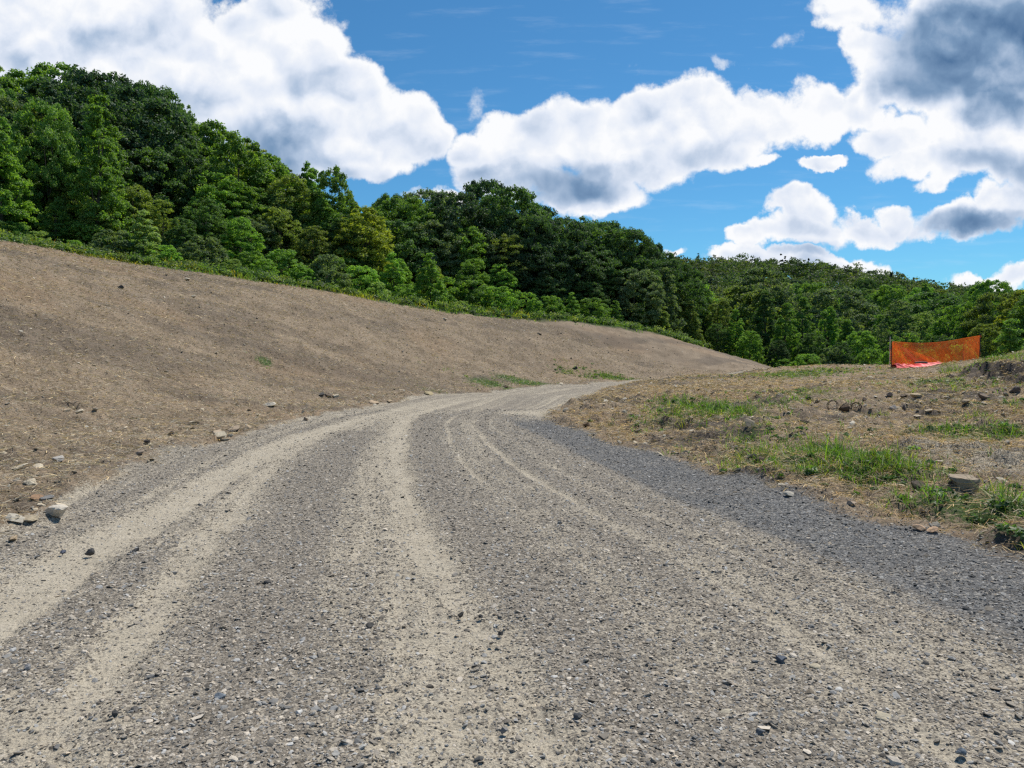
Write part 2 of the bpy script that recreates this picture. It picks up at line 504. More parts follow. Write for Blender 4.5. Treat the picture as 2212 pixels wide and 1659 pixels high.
# ---- the ground material: gravel, dust, soil, straw and green by the zone attributes of the mesh
def ground_material():
    m, t, out = new_mat('ground_soil_and_gravel')
    p = pos(t)
    road, dust, blue = ATTR(t, 'road'), ATTR(t, 'dust'), ATTR(t, 'fresh')
    green, dark, red, wood = ATTR(t, 'green'), ATTR(t, 'dark'), ATTR(t, 'ochre'), ATTR(t, 'wood')
    # gravel chips as cells, dust between them
    cell = VORO(t, p, 42.0, out='Color'); cv = SEP(t, cell)[0]
    cell2 = VORO(t, p, 95.0, out='Color'); cv2 = SEP(t, cell2)[1]
    big = SEP(t, VORO(t, p, 15.0, out='Color'))[2]
    chip = M(t, 'MULTIPLY_ADD', cv2, .45, cv * .55)
    g = RAMP(t, chip, [(0.05, (.108, .094, .076)), (.35, (.215, .187, .151)), (.62, (.312, .271, .218)), (.85, (.42, .37, .30)), (1.0, (.54, .48, .40))])
    gb = RAMP(t, chip, [(0.05, (.048, .050, .054)), (.4, (.102, .106, .112)), (.7, (.175, .181, .188)), (.95, (.34, .345, .35))])  # darker loose gravel, the sky's bluish reflection mixed into its colour
    gcol = MIX(t, blue, g, gb)
    fine = NOISE(t, p, 60.0, 4.0, .65)
    mid = NOISE(t, p, 3.5, 4.0, .6)
    dcol = RAMP(t, fine * .6 + mid * .4, [(.3, (.405, .348, .262)), (.5, (.515, .449, .343)), (.7, (.61, .54, .43))])
    dmask = STEP(t, dust + (cv2 - .5) * .8 + (cv - .5) * .4, .22, .82)
    rcol = MIX(t, dmask, gcol, dcol)
    # bare soil with old straw
    sn = NOISE(t, p, 1.1, 5.0, .6)
    soil = RAMP(t, NOISE(t, p, 28.0, 5.0, .7) * .65 + sn * .35, [(.30, (.092, .066, .043)), (.45, (.186, .139, .093)), (.56, (.285, .217, .150)), (.72, (.45, .36, .25))])
    soil = MIX(t, red, soil, (.26, .175, .105))
    fleck = STEP(t, cv2 * .7 + cv * .3, .80, .93, 0.0, .85)
    soil = MIX(t, fleck, soil, (.42, .36, .27))
    soil = MIX(t, dark, soil, RAMP(t, NOISE(t, p, 22.0, 5.0, .7), [(.35, (.035, .029, .025)), (.65, (.12, .10, .085))]))
    gr = RAMP(t, NOISE(t, p, 24.0, 4.0, .7), [(.3, (.025, .05, .012)), (.6, (.075, .125, .03)), (.8, (.16, .17, .06))])
    gm = STEP(t, green + (NOISE(t, p, 18.0, 4.0, .7) - .5) * 1.3, .38, .70)
    soil = MIX(t, gm, soil, gr)
    floor = RAMP(t, NOISE(t, p, 2.0, 5.0, .7), [(.3, (.02, .03, .01)), (.7, (.05, .075, .02))])
    soil = MIX(t, wood, soil, floor)
    rm = STEP(t, road + (cv2 - .5) * .35, .38, .62)
    col = MIX(t, rm, soil, rcol)
    hgt = (chip * .9 + big * .5) * rm + NOISE(t, p, 20.0, 6.0, .72) * 1.6 + fine * .5
    principled(t, out, col, .92, .18, BUMP(t, hgt, .85, .022))
    return m


def stone_material(name, bump=.6):
    m, t, out = new_mat(name)
    oc = ATTR(t, 'tint', 'Color')
    tcn = t.nodes.new('ShaderNodeTexCoord')
    n = NOISE(t, S(t, tcn.outputs['Object']), 14.0, 6.0, .65)
    k = RAMP(t, n, [(.3, (.72, .72, .72)), (.5, (1, 1, 1)), (.72, (1.22, 1.2, 1.15))])
    principled(t, out, MIX(t, 1.0, oc, k, 'MULTIPLY'), .85, .25, BUMP(t, n, bump, .02))
    return m


def rock_material():
    """big stones: their own colour comes from the object's colour"""
    m, t, out = new_mat('weathered_stone')
    oi = t.nodes.new('ShaderNodeObjectInfo')
    tcn = t.nodes.new('ShaderNodeTexCoord')
    o = S(t, tcn.outputs['Object'])
    n = NOISE(t, o, 22.0, 6.0, .68)
    lay = NOISE(t, VM(t, 'MULTIPLY', o, (1.0, 1.0, 7.0)), 12.0, 4.0, .6)
    k = RAMP(t, n * .6 + lay * .4, [(.32, (.62, .61, .60)), (.5, (1, 1, 1)), (.70, (1.25, 1.22, 1.16))])
    principled(t, out, MIX(t, 1.0, S(t, oi.outputs['Color']), k, 'MULTIPLY'), .9, .2, BUMP(t, n + lay, .7, .012))
    return m


def leaf_material(name, use_attr=False, trans=.50, gloss=.025, rough=.6):
    m, t, out = new_mat(name)
    if use_attr: base = ATTR(t, 'tint', 'Color')
    else:
        oi = t.nodes.new('ShaderNodeObjectInfo'); base = S(t, oi.outputs['Color'])
    v = ATTR(t, 'var')
    k = RAMP(t, v, [(0.0, (.55, .62, .60)), (.5, (1, 1, 1)), (1.0, (1.75, 1.5, .95))])
    col = MIX(t, 1.0, base, k, 'MULTIPLY')
    d = t.nodes.new('ShaderNodeBsdfDiffuse'); t.links.new(col.k, d.inputs[0])
    tr = t.nodes.new('ShaderNodeBsdfTranslucent')
    t.links.new(MIX(t, 1.0, col, (1.35, 1.45, .55), 'MULTIPLY').k, tr.inputs[0])
    mx = t.nodes.new('ShaderNodeMixShader'); mx.inputs[0].default_value = trans
    t.links.new(d.outputs[0], mx.inputs[1]); t.links.new(tr.outputs[0], mx.inputs[2])
    gl = t.nodes.new('ShaderNodeBsdfGlossy'); gl.inputs['Roughness'].default_value = rough
    gl.inputs[0].default_value = (1, 1, 1, 1)
    m2 = t.nodes.new('ShaderNodeMixShader'); m2.inputs[0].default_value = gloss
    t.links.new(mx.outputs[0], m2.inputs[1]); t.links.new(gl.outputs[0], m2.inputs[2])
    t.links.new(m2.outputs[0], out.inputs[0])
    return m


def bark_material():
    m, t, out = new_mat('bark')
    tcn = t.nodes.new('ShaderNodeTexCoord')
    n = NOISE(t, VM(t, 'MULTIPLY', S(t, tcn.outputs['Object']), (8, 8, 1.5)), 2.0, 5.0, .65)
    principled(t, out, RAMP(t, n, [(.3, (.04, .033, .027)), (.7, (.15, .13, .11))]), .95, .1, BUMP(t, n, .8, .03))
    return m


MAT_GROUND = ground_material()
MAT_STONE = stone_material('gravel_stone')
MAT_ROCK = rock_material()
MAT_LEAF = leaf_material('leaves')
MAT_LEAF_GLOSSY = leaf_material('glossy_leaves', trans=.42, gloss=.03, rough=.6)
MAT_GRASS = leaf_material('grass_blades', use_attr=True, trans=.52, gloss=.03, rough=.55)
MAT_BARK = bark_material()

# ------------------------------------------------------------------ ground sheet (polar rows, finest in front of the viewer)
def dust_field(x, y):
    """lateral bands of the road: pale dust where wheels run, loose chips between them"""
    L = lambda pts: spline([flat(*q) for q in pts], 5)
    wob = (fbm(x, y, .7, 4, 71, .5) - .5) * .22
    fade = fbm(x, y, 1.5, 5, 73, .6)
    dl0, arc0, _ = polyline_dist(x, y, LEFT_S)
    dr0, _, _ = polyline_dist(x, y, RIGHT_S)
    lat = dl0 / (dl0 + dr0 + .01) * 7.0
    streak = sstep(fbm(lat * 2.6 + wob * .4, arc0 * .08, 1.0, 3, 77, .6), .34, .66) - .5
    st2 = sstep(fbm(lat * 7.0 + wob * 1.2, arc0 * .12 + 40, 1.0, 4, 78, .6), .32, .68) - .5
    dust = .30 + .12 * (fbm(x, y, .8, 4, 75) - .5) + .46 * streak + .34 * st2
    for pts, hw, amp in (
        ([(-160, 1450), (0, 1320), (130, 1225), (270, 1140), (400, 1070), (520, 1000), (610, 955), (700, 925), (830, 890), (930, 866), (1050, 850), (1200, 838)], .34, 1.0),
        ([(60, 1800), (180, 1659), (250, 1500), (330, 1350), (400, 1230), (450, 1160), (530, 1070), (600, 1000), (660, 960), (740, 925), (860, 890), (960, 866)], .32, .95),
        ([(1080, 1900), (1000, 1659), (950, 1500), (900, 1350), (860, 1200), (840, 1100), (835, 1000), (845, 930), (870, 900), (930, 875), (1030, 855)], .46, .80),
        ([(1500, 1900), (1300, 1659), (1200, 1500), (1110, 1380), (1020, 1270), (940, 1180), (890, 1090), (865, 1000), (860, 940), (885, 900), (960, 872), (1060, 856)], .30, 1.10),
        ([(2400, 1640), (2212, 1560), (1900, 1400), (1600, 1250), (1400, 1170), (1200, 1080), (1080, 1020), (1020, 960), (1010, 910), (1040, 880), (1110, 860), (1220, 843)], .24, .52),
        ([(2300, 1800), (2100, 1659), (1800, 1530), (1500, 1400), (1300, 1290), (1150, 1190), (1010, 1060), (950, 960)], .6, .50),
        ([(300, 1900), (330, 1659), (370, 1450), (440, 1290), (500, 1170), (580, 1070), (660, 985), (730, 945), (830, 905), (930, 878)], .14, .75),
        ([(-100, 1300), (60, 1205), (200, 1125), (330, 1058), (450, 995), (560, 950), (660, 915), (780, 885), (900, 860)], .16, .6),
        ([(760, 1900), (750, 1659), (740, 1450), (735, 1300), (745, 1150), (765, 1040), (790, 970), (830, 915), (890, 885), (980, 862)], .16, .65),
        ([(1900, 1900), (1620, 1659), (1440, 1500), (1290, 1370), (1170, 1250), (1080, 1150), (1010, 1060), (965, 985), (945, 930), (965, 893), (1030, 868), (1130, 852)], .13, .55),
        ([(0, 1900), (30, 1659), (20, 1600)], .5, .7),
    ):
        d, arc, sd = polyline_dist(x, y, L(pts))
        d = np.abs(d * sd + wob)
        tread = .12 * np.sin(arc * 42 + np.floor(d * 9) * 1.7)
        band = np.exp(-(d / hw) ** 3) * amp * (.84 + .30 * fade + .22 * streak + .26 * st2 + tread)
        dust = np.maximum(dust, band * (1 - .42 * sstep(y, 17, 28)))
    for c_, a_ in ((1.55, .5), (2.95, .5), (3.75, .55), (4.2, .62), (4.85, .6), (5.3, .5), (5.75, .42)):
        dust = np.maximum(dust, a_ * 1.15 * np.exp(-((lat - c_ + wob * .25) / .11) ** 2) * (.65 + .6 * fade + .4 * st2) * (1 - .4 * sstep(y, 17, 28)))
    for pts, hw, amp in (
        ([(1640, 1780), (1500, 1659), (1350, 1500), (1235, 1380), (1135, 1270), (1045, 1170), (975, 1080), (930, 1000), (915, 940), (935, 900)], .34, .95),
        ([(460, 1800), (480, 1659), (520, 1450), (560, 1300), (600, 1150), (640, 1050), (690, 980), (760, 930)], .42, .8),
        ([(0, 1440), (100, 1370), (250, 1270), (340, 1195)], .22, .6),
    ):
        d, arc, sd = polyline_dist(x, y, L(pts))
        dust = dust * (1 - amp * np.exp(-((d * sd + wob) / hw) ** 2))
    d, arc, sd = polyline_dist(x, y, L([(1090, 905), (1150, 930), (1250, 975), (1380, 1045), (1560, 1120), (1760, 1195), (1980, 1285), (2212, 1400), (2500, 1560)]))
    fresh = sstep(-d * sd + wob * .9 + streak * .2, -.16, .20) * sstep(d, 3.2, 2.4) * sstep(np.hypot(x, y), 19, 16)
    d2, _, _ = polyline_dist(x, y, L([(1130, 890), (1180, 893), (1235, 900)]))
    dust = np.maximum(dust * (1 - .9 * fresh), np.exp(-(d2 / .9) ** 2) * .95)
    return np.clip(dust + (fbm(x, y, 4.0, 4, 79, .6) - .5) * .40, 0, 1), fresh * (.55 + .45 * fade)


GREEN = [  # green patches: photograph point, half width along the view, half depth (m), strength
    (1540, 890, 1.2, 1.6, 1.0), (1480, 880, .9, 1.3, .8), (1680, 985, 1.0, 1.0, .9), (1800, 1000, 1.2, .9, 1.0), (1900, 1010, .9, .8, .9), (2150, 1080, .7, .8, 1.0), (2010, 1080, .4, .5, .6), (1730, 850, 1.6, 2.0, .6),
    (2060, 930, 1.5, .9, .7), (2190, 930, 1.0, 1.0, .9), (2080, 840, 1.2, 1.2, .6), (2170, 870, .8, 1.0, .7), (2010, 822, 1.4, 1.3, .6), (1400, 910, .7, 1.2, .5), (1050, 828, 1.0, 1.0, .9), (1130, 822, 1.5, 1.0, 1.0), (1105, 840, .9, .6, .8), (1220, 805, .8, .8, .55),
    (1330, 818, 1.6, .8, .8), (1280, 812, 1.0, .8, .5), (570, 780, .35, .45, .8), (1310, 808, 1.0, .7, .5), (1740, 806, 3.0, 2.0, .8), (2160, 1140, .4, .3, .45), (1850, 1040, .8, .4, .7),
    (1630, 940, .8, .8, .5), (1700, 870, 1.4, 1.0, .45), (2190, 770, 2.5, 1.6, .8), (940, 845, .9, .4, .5), (980, 800, 1.5, 1.0, .25),
]
GREEN_W = [(*hit(g[0], g[1])[:2], g[2], g[3], g[4]) for g in GREEN]


def green_field(x, y):
    g = np.zeros(x.shape)
    for gx, gy, a, b, s in GREEN_W:
        g = np.maximum(g, s * np.exp(-((x - gx) / a) ** 2 - ((y - gy) / b) ** 2))
    return g


def crest_distance(x, y):
    """metres beyond the crest of the bare slope (positive: in the grass and the wood)"""
    d, arc, s = polyline_dist(x, y, spline([c[:2] for c in CREST_W] + [(34, 66), (60, 72), (120, 70)], 4))
    return -d * s


fine_az = np.radians(np.arange(-41.0, 41.01, 0.125))
rest_az = np.radians(np.concatenate([np.arange(43, 180, 3.0), np.arange(180, 318, 3.0)]))
az = np.concatenate([fine_az, rest_az])
rr = np.concatenate([[0.25, .6, 1.0, 1.5], np.geomspace(2.0, 70, 620), np.geomspace(71, 900, 90)])
AZ, RR = np.meshgrid(az, rr)
GX, GY = RR * np.sin(AZ), RR * np.cos(AZ)
gx, gy = GX.ravel(), GY.ravel()
gz = height(gx, gy)
road_d, left_m, _ = zones(gx, gy)
dust, fresh = dust_field(gx, gy)
gz = gz - .022 * sstep(dust, .45, .85) * sstep(road_d, -.1, .3) * (np.hypot(gx, gy) < 60)
rdist = np.hypot(gx, gy)
cd = crest_distance(gx, gy)
wood = np.maximum(sstep(cd + (fbm(gx, gy, .5, 3, 83) - .5) * 1.5, -.2, .7), sstep(rdist, 62, 70))
db, ab, sb = polyline_dist(gx, gy, BANK)
green = green_field(gx, gy) * (1 - np.exp(-((db * sb - .1) / .8) ** 2))
green = np.maximum(green, sstep(-db * sb, .5, 1.2) * sstep(db, 5, 2.5) * .55 * sstep(ab, .3, 2))
dark = np.exp(-((db * sb - .10) / .75) ** 2) * sstep(ab, .3, 2.5) * 1.0
right_m = (~left_m) & (road_d < 0)
dark = np.maximum(dark, np.where(right_m, sstep(fbm(gx, gy, .55, 4, 91), .54, .68) * .8, sstep(fbm((gx * .83 + gy * .55) * .16, (gy * .83 - gx * .55) * .62, 1.0, 6, 93, .62),   .52, .68) * .45))
dE, _, _ = polyline_dist(gx, gy, RIGHT_S)
dark = np.maximum(dark, np.where(right_m & (gy > 20), np.exp(-((dE - .7) / .6) ** 2) * .6, 0))
ochre = np.where(road_d < 0, sstep(fbm(gx, gy, .28, 4, 97), .50, .72), 0) * .45
n_r, n_a = len(rr), len(az)
I = np.arange(n_r * n_a).reshape(n_r, n_a)
nxt = np.roll(I, -1, axis=1)
quads = np.stack([I[:-1], nxt[:-1], nxt[1:], I[1:]], axis=-1).reshape(-1, 4)
pq = [hit(*q)[:2] for q in ((2080, 965), (2180, 985), (2230, 1000))]
patch = np.max([np.exp(-((gx - a_) / 1.1) ** 2 - ((gy - b_) / .9) ** 2) for a_, b_ in pq], axis=0)
road_a = np.maximum(sstep(road_d, -.30, .30), patch * (.5 + .6 * fbm(gx, gy, 2.0, 4, 99)))
fc = quads
f_road = (road_d[fc].mean(1) > 0)
f_far = rdist[fc].mean(1) > 118
f_left = (left_m[fc].mean(1) > .5) & (cd[fc].mean(1) < 0)
V = np.stack([gx, gy, gz], 1)
attr_all = dict(road=road_a, dust=dust, fresh=fresh, green=green, dark=dark, ochre=ochre, wood=wood)
for nm, sel in (('gravel_road', f_road & ~f_far), ('hills', f_far), ('bare_slope', f_left & ~f_road & ~f_far), ('ground', ~f_road & ~f_far & ~f_left)):
    q = quads[sel]
    used = np.unique(q)
    remap = np.full(len(V), -1); remap[used] = np.arange(len(used))
    me = mesh_np(nm, V[used], remap[q], (MAT_GROUND,), {k: a[used] for k, a in attr_all.items()}, smooth=True)
    tag(link(nm, me), kind='structure')
# a last patch right under the viewer's feet
tag(link('road', mesh_np('road', np.vstack([V[:n_a], [[0, 0, hz(0, 0)]]]), np.stack([np.arange(n_a), np.full(n_a, n_a), np.roll(np.arange(n_a), -1)], 1), (MAT_GROUND,), {k: np.append(a[:n_a], a[0]) for k, a in attr_all.items()})), kind='structure')

# ------------------------------------------------------------------ loose gravel, rubble, straw and grass: uncountable
def unit_stone(r, flat_=.55):
    """an angular chip: jittered icosahedron"""
    ph = (1 + 5 ** .5) / 2
    v = np.array([(-1, ph, 0), (1, ph, 0), (-1, -ph, 0), (1, -ph, 0), (0, -1, ph), (0, 1, ph), (0, -1, -ph), (0, 1, -ph), (ph, 0, -1), (ph, 0, 1), (-ph, 0, -1), (-ph, 0, 1)], float)
    v /= np.linalg.norm(v[0])
    v *= r.uniform(.62, 1.12, (12, 1))
    v += r.normal(0, .10, v.shape)
    for _ in range(2):                       # shear a face off
        n = r.normal(0, 1, 3); n /= np.linalg.norm(n)
        d = v @ n
        v -= np.outer(np.maximum(d - r.uniform(.35, .6), 0), n)
    return v * np.array((1.0, r.uniform(.6, .95), flat_ * r.uniform(.7, 1.15)))


ICO_F = np.array([(0, 11, 5), (0, 5, 1), (0, 1, 7), (0, 7, 10), (0, 10, 11), (1, 5, 9), (5, 11, 4), (11, 10, 2), (10, 7, 6), (7, 1, 8), (3, 9, 4), (3, 4, 2), (3, 2, 6), (3, 6, 8), (3, 8, 9), (4, 9, 5), (2, 4, 11), (6, 2, 10), (8, 6, 7), (9, 8, 1)])
STONES = [unit_stone(np.random.default_rng(100 + i)) for i in range(24)]


def scatter_stones(name, x, y, size, tint, sink=.25, flat_z=1.0, tilt=.25, dz=0.0):
    n = len(x)
    z = height(x, y) + dz
    kind = rng.integers(0, len(STONES), n)
    base = np.stack(STONES)[kind] * size[:, None, None]
    base[:, :, 2] *= flat_z
    a = rng.uniform(0, 2 * math.pi, n); c, s = np.cos(a)[:, None], np.sin(a)[:, None]
    t1, t2 = rng.normal(0, tilt, n)[:, None], rng.normal(0, tilt, n)[:, None]
    X, Y, Z = base[:, :, 0], base[:, :, 1], base[:, :, 2]
    Z, X = Z + X * np.sin(t1), X * np.cos(t1)
    Z = Z + Y * np.sin(t2)
    X, Y = X * c - Y * s, X * s + Y * c
    top = Z.max(1, keepdims=True); low = Z.min(1, keepdims=True)
    Z = Z - low - (top - low) * sink
    v = np.stack([X + x[:, None], Y + y[:, None], Z + z[:, None]], -1).reshape(-1, 3)
    f = (ICO_F[None] + (np.arange(n) * 12)[:, None, None]).reshape(-1, 3)
    return link(name, mesh_np(name, v, f, (MAT_STONE,), {'tint': np.repeat(tint, 12, 0)}))


def wedge(n, r0, r1, p, half=39.0):
    """points in front of the viewer, denser near"""
    u = rng.uniform(0, 1, n)
    r = (r0 ** p + u * (r1 ** p - r0 ** p)) ** (1 / p)
    a = np.radians(rng.uniform(-half, half, n))
    return r * np.sin(a), r * np.cos(a)


def stone_tints(n, cold, warm=.05):
    v = np.exp(rng.normal(math.log(.26), .42, n)).clip(.06, .50)[:, None]
    c = np.where(cold[:, None], np.array([[1.02, .99, .93]]), np.array([[1.12, .985, .81]]))
    w = rng.uniform(0, 1, n) < warm
    c = np.where(w[:, None], np.array([[1.18, .98, .74]]), c)
    return v * c


x, y = wedge(560000, 2.0, 21.0, .60, 48)
rd_, lf_, _ = zones(x, y)
du, fr = dust_field(x, y)
keep = (rd_ > -.25) & (rng.uniform(0, 1, len(x)) < (.62 - .48 * sstep(du, .30, .80)) * (.35 + .65 * sstep(rd_, -.2, .4)))
x, y, fr = x[keep], y[keep], fr[keep]
r = np.hypot(x, y)
size = np.exp(rng.normal(math.log(.0070), .42, len(x))) * (1 + .035 * r)
size *= np.where(rng.uniform(0, 1, len(x)) < .02, 1.9, 1.0)
size = np.clip(size, .004, .034)
gravel = scatter_stones('gravel', x, y, size, flat_z=.78, sink=.36, dz=-.022 * sstep(du[keep], .45, .85), tint=stone_tints(len(x), rng.uniform(0, 1, len(x)) < .25 + .75 * fr) * (1 - .32 * fr[:, None]))
tag(gravel, 'loose grey gravel chips strewn over the dusty road', 'gravel', kind='stuff')

# rubble on the slope and on the plot
x, y = wedge(72000, 4.5, 52.0, .9, 54)
rd_, lf_, _ = zones(x, y)
keep = (rd_ < .05) & (crest_distance(x, y) < -.3)
dens = np.where(lf_, .22 + .6 * np.exp(rd_ / 1.6), .45 + .8 * np.exp(-((x - 13) / 5) ** 2 - ((y - 23) / 7) ** 2)) * (.25 + .75 * sstep(fbm(x, y, .5, 3, 111), .42, .62))
keep &= rng.uniform(0, 1, len(x)) < dens
x, y = x[keep], y[keep]
r = np.hypot(x, y)
size = np.clip(np.exp(rng.normal(math.log(.016), .55, len(x))) * (1 + .03 * r) * np.where(lf_[keep], .85, 1.35), .008, np.where(lf_[keep], .065, .13))
tn = np.exp(rng.normal(math.log(.34), .34, len(x))).clip(.10, .50)[:, None] * np.where(rng.uniform(0, 1, len(x))[:, None] < .35, np.array([[1.18, .98, .70]]), np.array([[1.08, .97, .78]]))
rub = scatter_stones('rubble', x, y, size, tn, sink=.35, flat_z=.7, tilt=.35)
tag(rub, 'small flat tan stones scattered over the bare soil beside the road', 'rubble', kind='stuff')


def straws(name, x, y, length, width, tint, lift=.02, curl=.25):
    n = len(x)
    z = height(x, y) + np.abs(rng.normal(0, lift, n))
    a = rng.uniform(0, 2 * math.pi, n)
    pit = rng.normal(0, .22, n)
    dx_, dy_, dz_ = np.cos(a) * np.cos(pit), np.sin(a) * np.cos(pit), np.sin(pit)
    px_, py_ = -np.sin(a), np.cos(a)
    tw = rng.normal(0, .6, n)
    side = np.stack([px_ * np.cos(tw), py_ * np.cos(tw), np.sin(tw)], 1) * (width / 2)[:, None]
    c = np.stack([x, y, z], 1)
    d = np.stack([dx_, dy_, dz_], 1) * (length / 2)[:, None]
    bend = np.stack([px_, py_, np.abs(rng.normal(0, 1, n))], 1) * (length * rng.normal(0, curl, n))[:, None]
    bend[:, 2] = np.abs(bend[:, 2]) * .4
    v = np.stack([c - d - side, c - d + side, c + bend + side, c + bend - side, c + d + side, c + d - side], 1).reshape(-1, 3)
    b = np.arange(n)[:, None] * 6
    f = np.concatenate([b + np.array([[0, 1, 2, 3]]), b + np.array([[3, 2, 4, 5]])])
    return mesh_np(name, v, f, (MAT_STRAW,), {'tint': np.repeat(tint, 6, 0), 'var': np.repeat(rng.uniform(0, 1, n), 6)})


MAT_STRAW = leaf_material('dry_straw', use_attr=True, trans=.12, gloss=.04)
x, y = wedge(850000, 4.2, 46.0, .72, 54)
rd_, lf_, _ = zones(x, y)
pat = fbm(x, y, .55, 4, 121)
keep = (rd_ < .12) & (crest_distance(x, y) < -.2) & (rng.uniform(0, 1, len(x)) < np.where(lf_, .55, .35 + 1.1 * sstep(pat, .42, .62)) * (.2 + .8 * sstep(-rd_, -.05, .5)))
x, y, pat, lf_ = x[keep], y[keep], pat[keep], lf_[keep]
r = np.hypot(x, y)
ln = rng.uniform(.05, .20, len(x)) * np.where(lf_, .75, 1.0)
wd = np.clip(.0013 * (1 + .18 * r), .002, .011) * rng.uniform(.7, 1.5, len(x))
v_ = rng.uniform(.4, 1.4, len(x))[:, None]
tn = v_ * np.where((rng.uniform(0, 1, len(x)) < .35)[:, None], np.array([[.36, .28, .20]]), np.array([[.46, .40, .31]])) * np.where(lf_[:, None], np.array([[1.0, 1.0, 1.0]]), np.array([[1.16, 1.04, .84]]))
st = link('straw', straws('straw', x, y, ln, wd, tn))
tag(st, 'old straw mulch strewn over the bare soil beside the road', 'straw', kind='stuff')


def blades(x, y, h, w, tint, lean=.35, bend=.5):
    """curved grass blades, three quads each"""
    n = len(x)
    z = height(x, y) - .02
    a = rng.uniform(0, 2 * math.pi, n)
    lx, ly = np.cos(a), np.sin(a)
    le = np.abs(rng.normal(0, lean * 1.2, n)); be = np.abs(rng.normal(0, bend * 1.35, n))
    fa = a + math.pi / 2 + rng.normal(0, .5, n)
    sx, sy = np.cos(fa), np.sin(fa)
    rows = []
    for t, k in ((0, .8), (.38, 1.0), (.74, .7), (1.0, .08)):
        o = h * (le * t + be * t * t)
        zz = h * (t - .42 * be * t ** 2.4)
        cxy = np.stack([x + lx * o, y + ly * o, z + np.maximum(zz, 0.02 * t)], 1)
        s_ = np.stack([sx, sy, np.zeros(n)], 1) * (w * k / 2)[:, None]
        rows += [cxy - s_, cxy + s_]
    v = np.stack(rows, 1).reshape(-1, 3)
    b = np.arange(n)[:, None] * 8
    f = np.concatenate([b + np.array([[0, 1, 3, 2]]), b + np.array([[2, 3, 5, 4]]), b + np.array([[4, 5, 7, 6]])])
    return v, f, np.repeat(tint, 8, 0), np.repeat(rng.uniform(0, 1, n), 8)


def leaf_cloud(r, centres, radii, per, size, flat_=.65, up=.45, elong=.55):
    """leaf faces in clumps; size in the same units as the crown"""
    n = len(centres) * per
    ci = np.repeat(np.arange(len(centres)), per)
    d = r.normal(0, 1, (n, 3)); d /= np.linalg.norm(d, axis=1, keepdims=True)
    d[:, 2] = np.where(d[:, 2] < -.25, -d[:, 2] * .6, d[:, 2])
    rad = r.uniform(0, 1, n) ** .42
    p = centres[ci] + d * (radii[ci] * rad)[:, None] * np.array((1, 1, flat_))
    nrm = d * .75 + np.array((0, 0, up)) + r.normal(0, .55, (n, 3))
    nrm /= np.linalg.norm(nrm, axis=1, keepdims=True)
    t_ = np.cross(nrm, r.normal(0, 1, (n, 3))); t_ /= np.linalg.norm(t_, axis=1, keepdims=True) + 1e-9
    b_ = np.cross(nrm, t_)
    s_ = size * r.uniform(.6, 1.35, n)[:, None]
    droop = -nrm * s_ * .18
    v = np.stack([p - t_ * s_ * .5, p + b_ * s_ * elong * .5 + droop, p + t_ * s_ * .5, p - b_ * s_ * elong * .5 + droop], 1).reshape(-1, 3)
    f = np.arange(n * 4).reshape(n, 4)
    cv = r.uniform(0, 1, len(centres))
    var = np.clip(cv[ci] * .5 + r.uniform(0, 1, n) * .5, 0, 1)
    return v, f, np.repeat(var, 4)


def grass_object(name, parts, label, cat):
    vs, fs, ts, va, o = [], [], [], [], 0
    for v, f, t_, w_ in parts:
        vs.append(v); fs.append(f + o); ts.append(t_); va.append(w_); o += len(v)
    me = mesh_np(name, np.concatenate(vs), [np.concatenate(fs)], (MAT_GRASS,), {'tint': np.concatenate(ts), 'var': np.concatenate(va)})
    return tag(link(name, me), label, cat, kind='stuff')


# foreground grass: tufts inside the green patches
parts = []
tuft_xy = []
for gx0, gy0, a_, b_, s_ in GREEN_W:
    dist = math.hypot(gx0, gy0)
    nt_ = int(a_ * b_ * 85 * s_ + 4)
    for _ in range(nt_):
        tx, ty = gx0 + rng.normal(0, .62) * a_, gy0 + rng.normal(0, .62) * b_
        nb = int(rng.integers(5, 16) * (1.0 if dist < 22 else .8))
        spread = rng.uniform(.03, .09)
        hh = rng.uniform(.07, .20) * (1.3 if s_ >= .9 else .9) * (1.0 if gx0 > 1.2 else .45)
        tuft_xy.append((tx, ty, nb, spread, hh, dist))
# tall foxtail clumps near the front
for q, hh in (((1790, 985), .46), ((1850, 1000), .42), ((1880, 1005), .38), ((1730, 1005), .30), ((1910, 1015), .34), ((1985, 1035), .30), ((1960, 1020), .28), ((2150, 1085), .36), ((2195, 1095), .40), ((2175, 1065), .32), ((2130, 1075), .28), ((1500, 880), .34), ((1530, 885), .38), ((1570, 885), .36), ((1600, 895), .30), ((1470, 885), .28), ((1620, 892), .30), ((1660, 975), .22), ((2085, 905), .25), ((1690, 1010), .24), ((1960, 1075), .18), ((1900, 900), .22)):
    p_ = hit(*q)
    for _ in range(5):
        tuft_xy.append((p_[0] + rng.normal(0, .14), p_[1] + rng.normal(0, .2), 16, .09, hh * rng.uniform(.5, .95), p_[1]))
X_, Y_, H_, W_, T_ = [], [], [], [], []
bk = hit(2093, 1054)
tuft_xy = [q for q in tuft_xy if not (abs(q[0] - bk[0] * q[1] / bk[1]) < .30 and bk[1] - 1.6 < q[1] < bk[1] + .5)]
for tx, ty, nb, sp, hh, dist in tuft_xy:
    X_.append(tx + rng.normal(0, sp, nb)); Y_.append(ty + rng.normal(0, sp, nb))
    H_.append(hh * rng.uniform(.5, 1.15, nb)); W_.append(np.full(nb, .0042 + .00035 * dist) * rng.uniform(.7, 1.6, nb))
    c0 = np.array((.105, .205, .028)) if rng.uniform() < .74 else np.array((.19, .22, .06))
    T_.append(c0[None] * rng.uniform(.7, 1.35, (nb, 1)))
X_, Y_, H_, W_, T_ = (np.concatenate(q) for q in (X_, Y_, H_, W_, T_))
rd_, _, _ = zones(X_, Y_)
k_ = rd_ < -.05
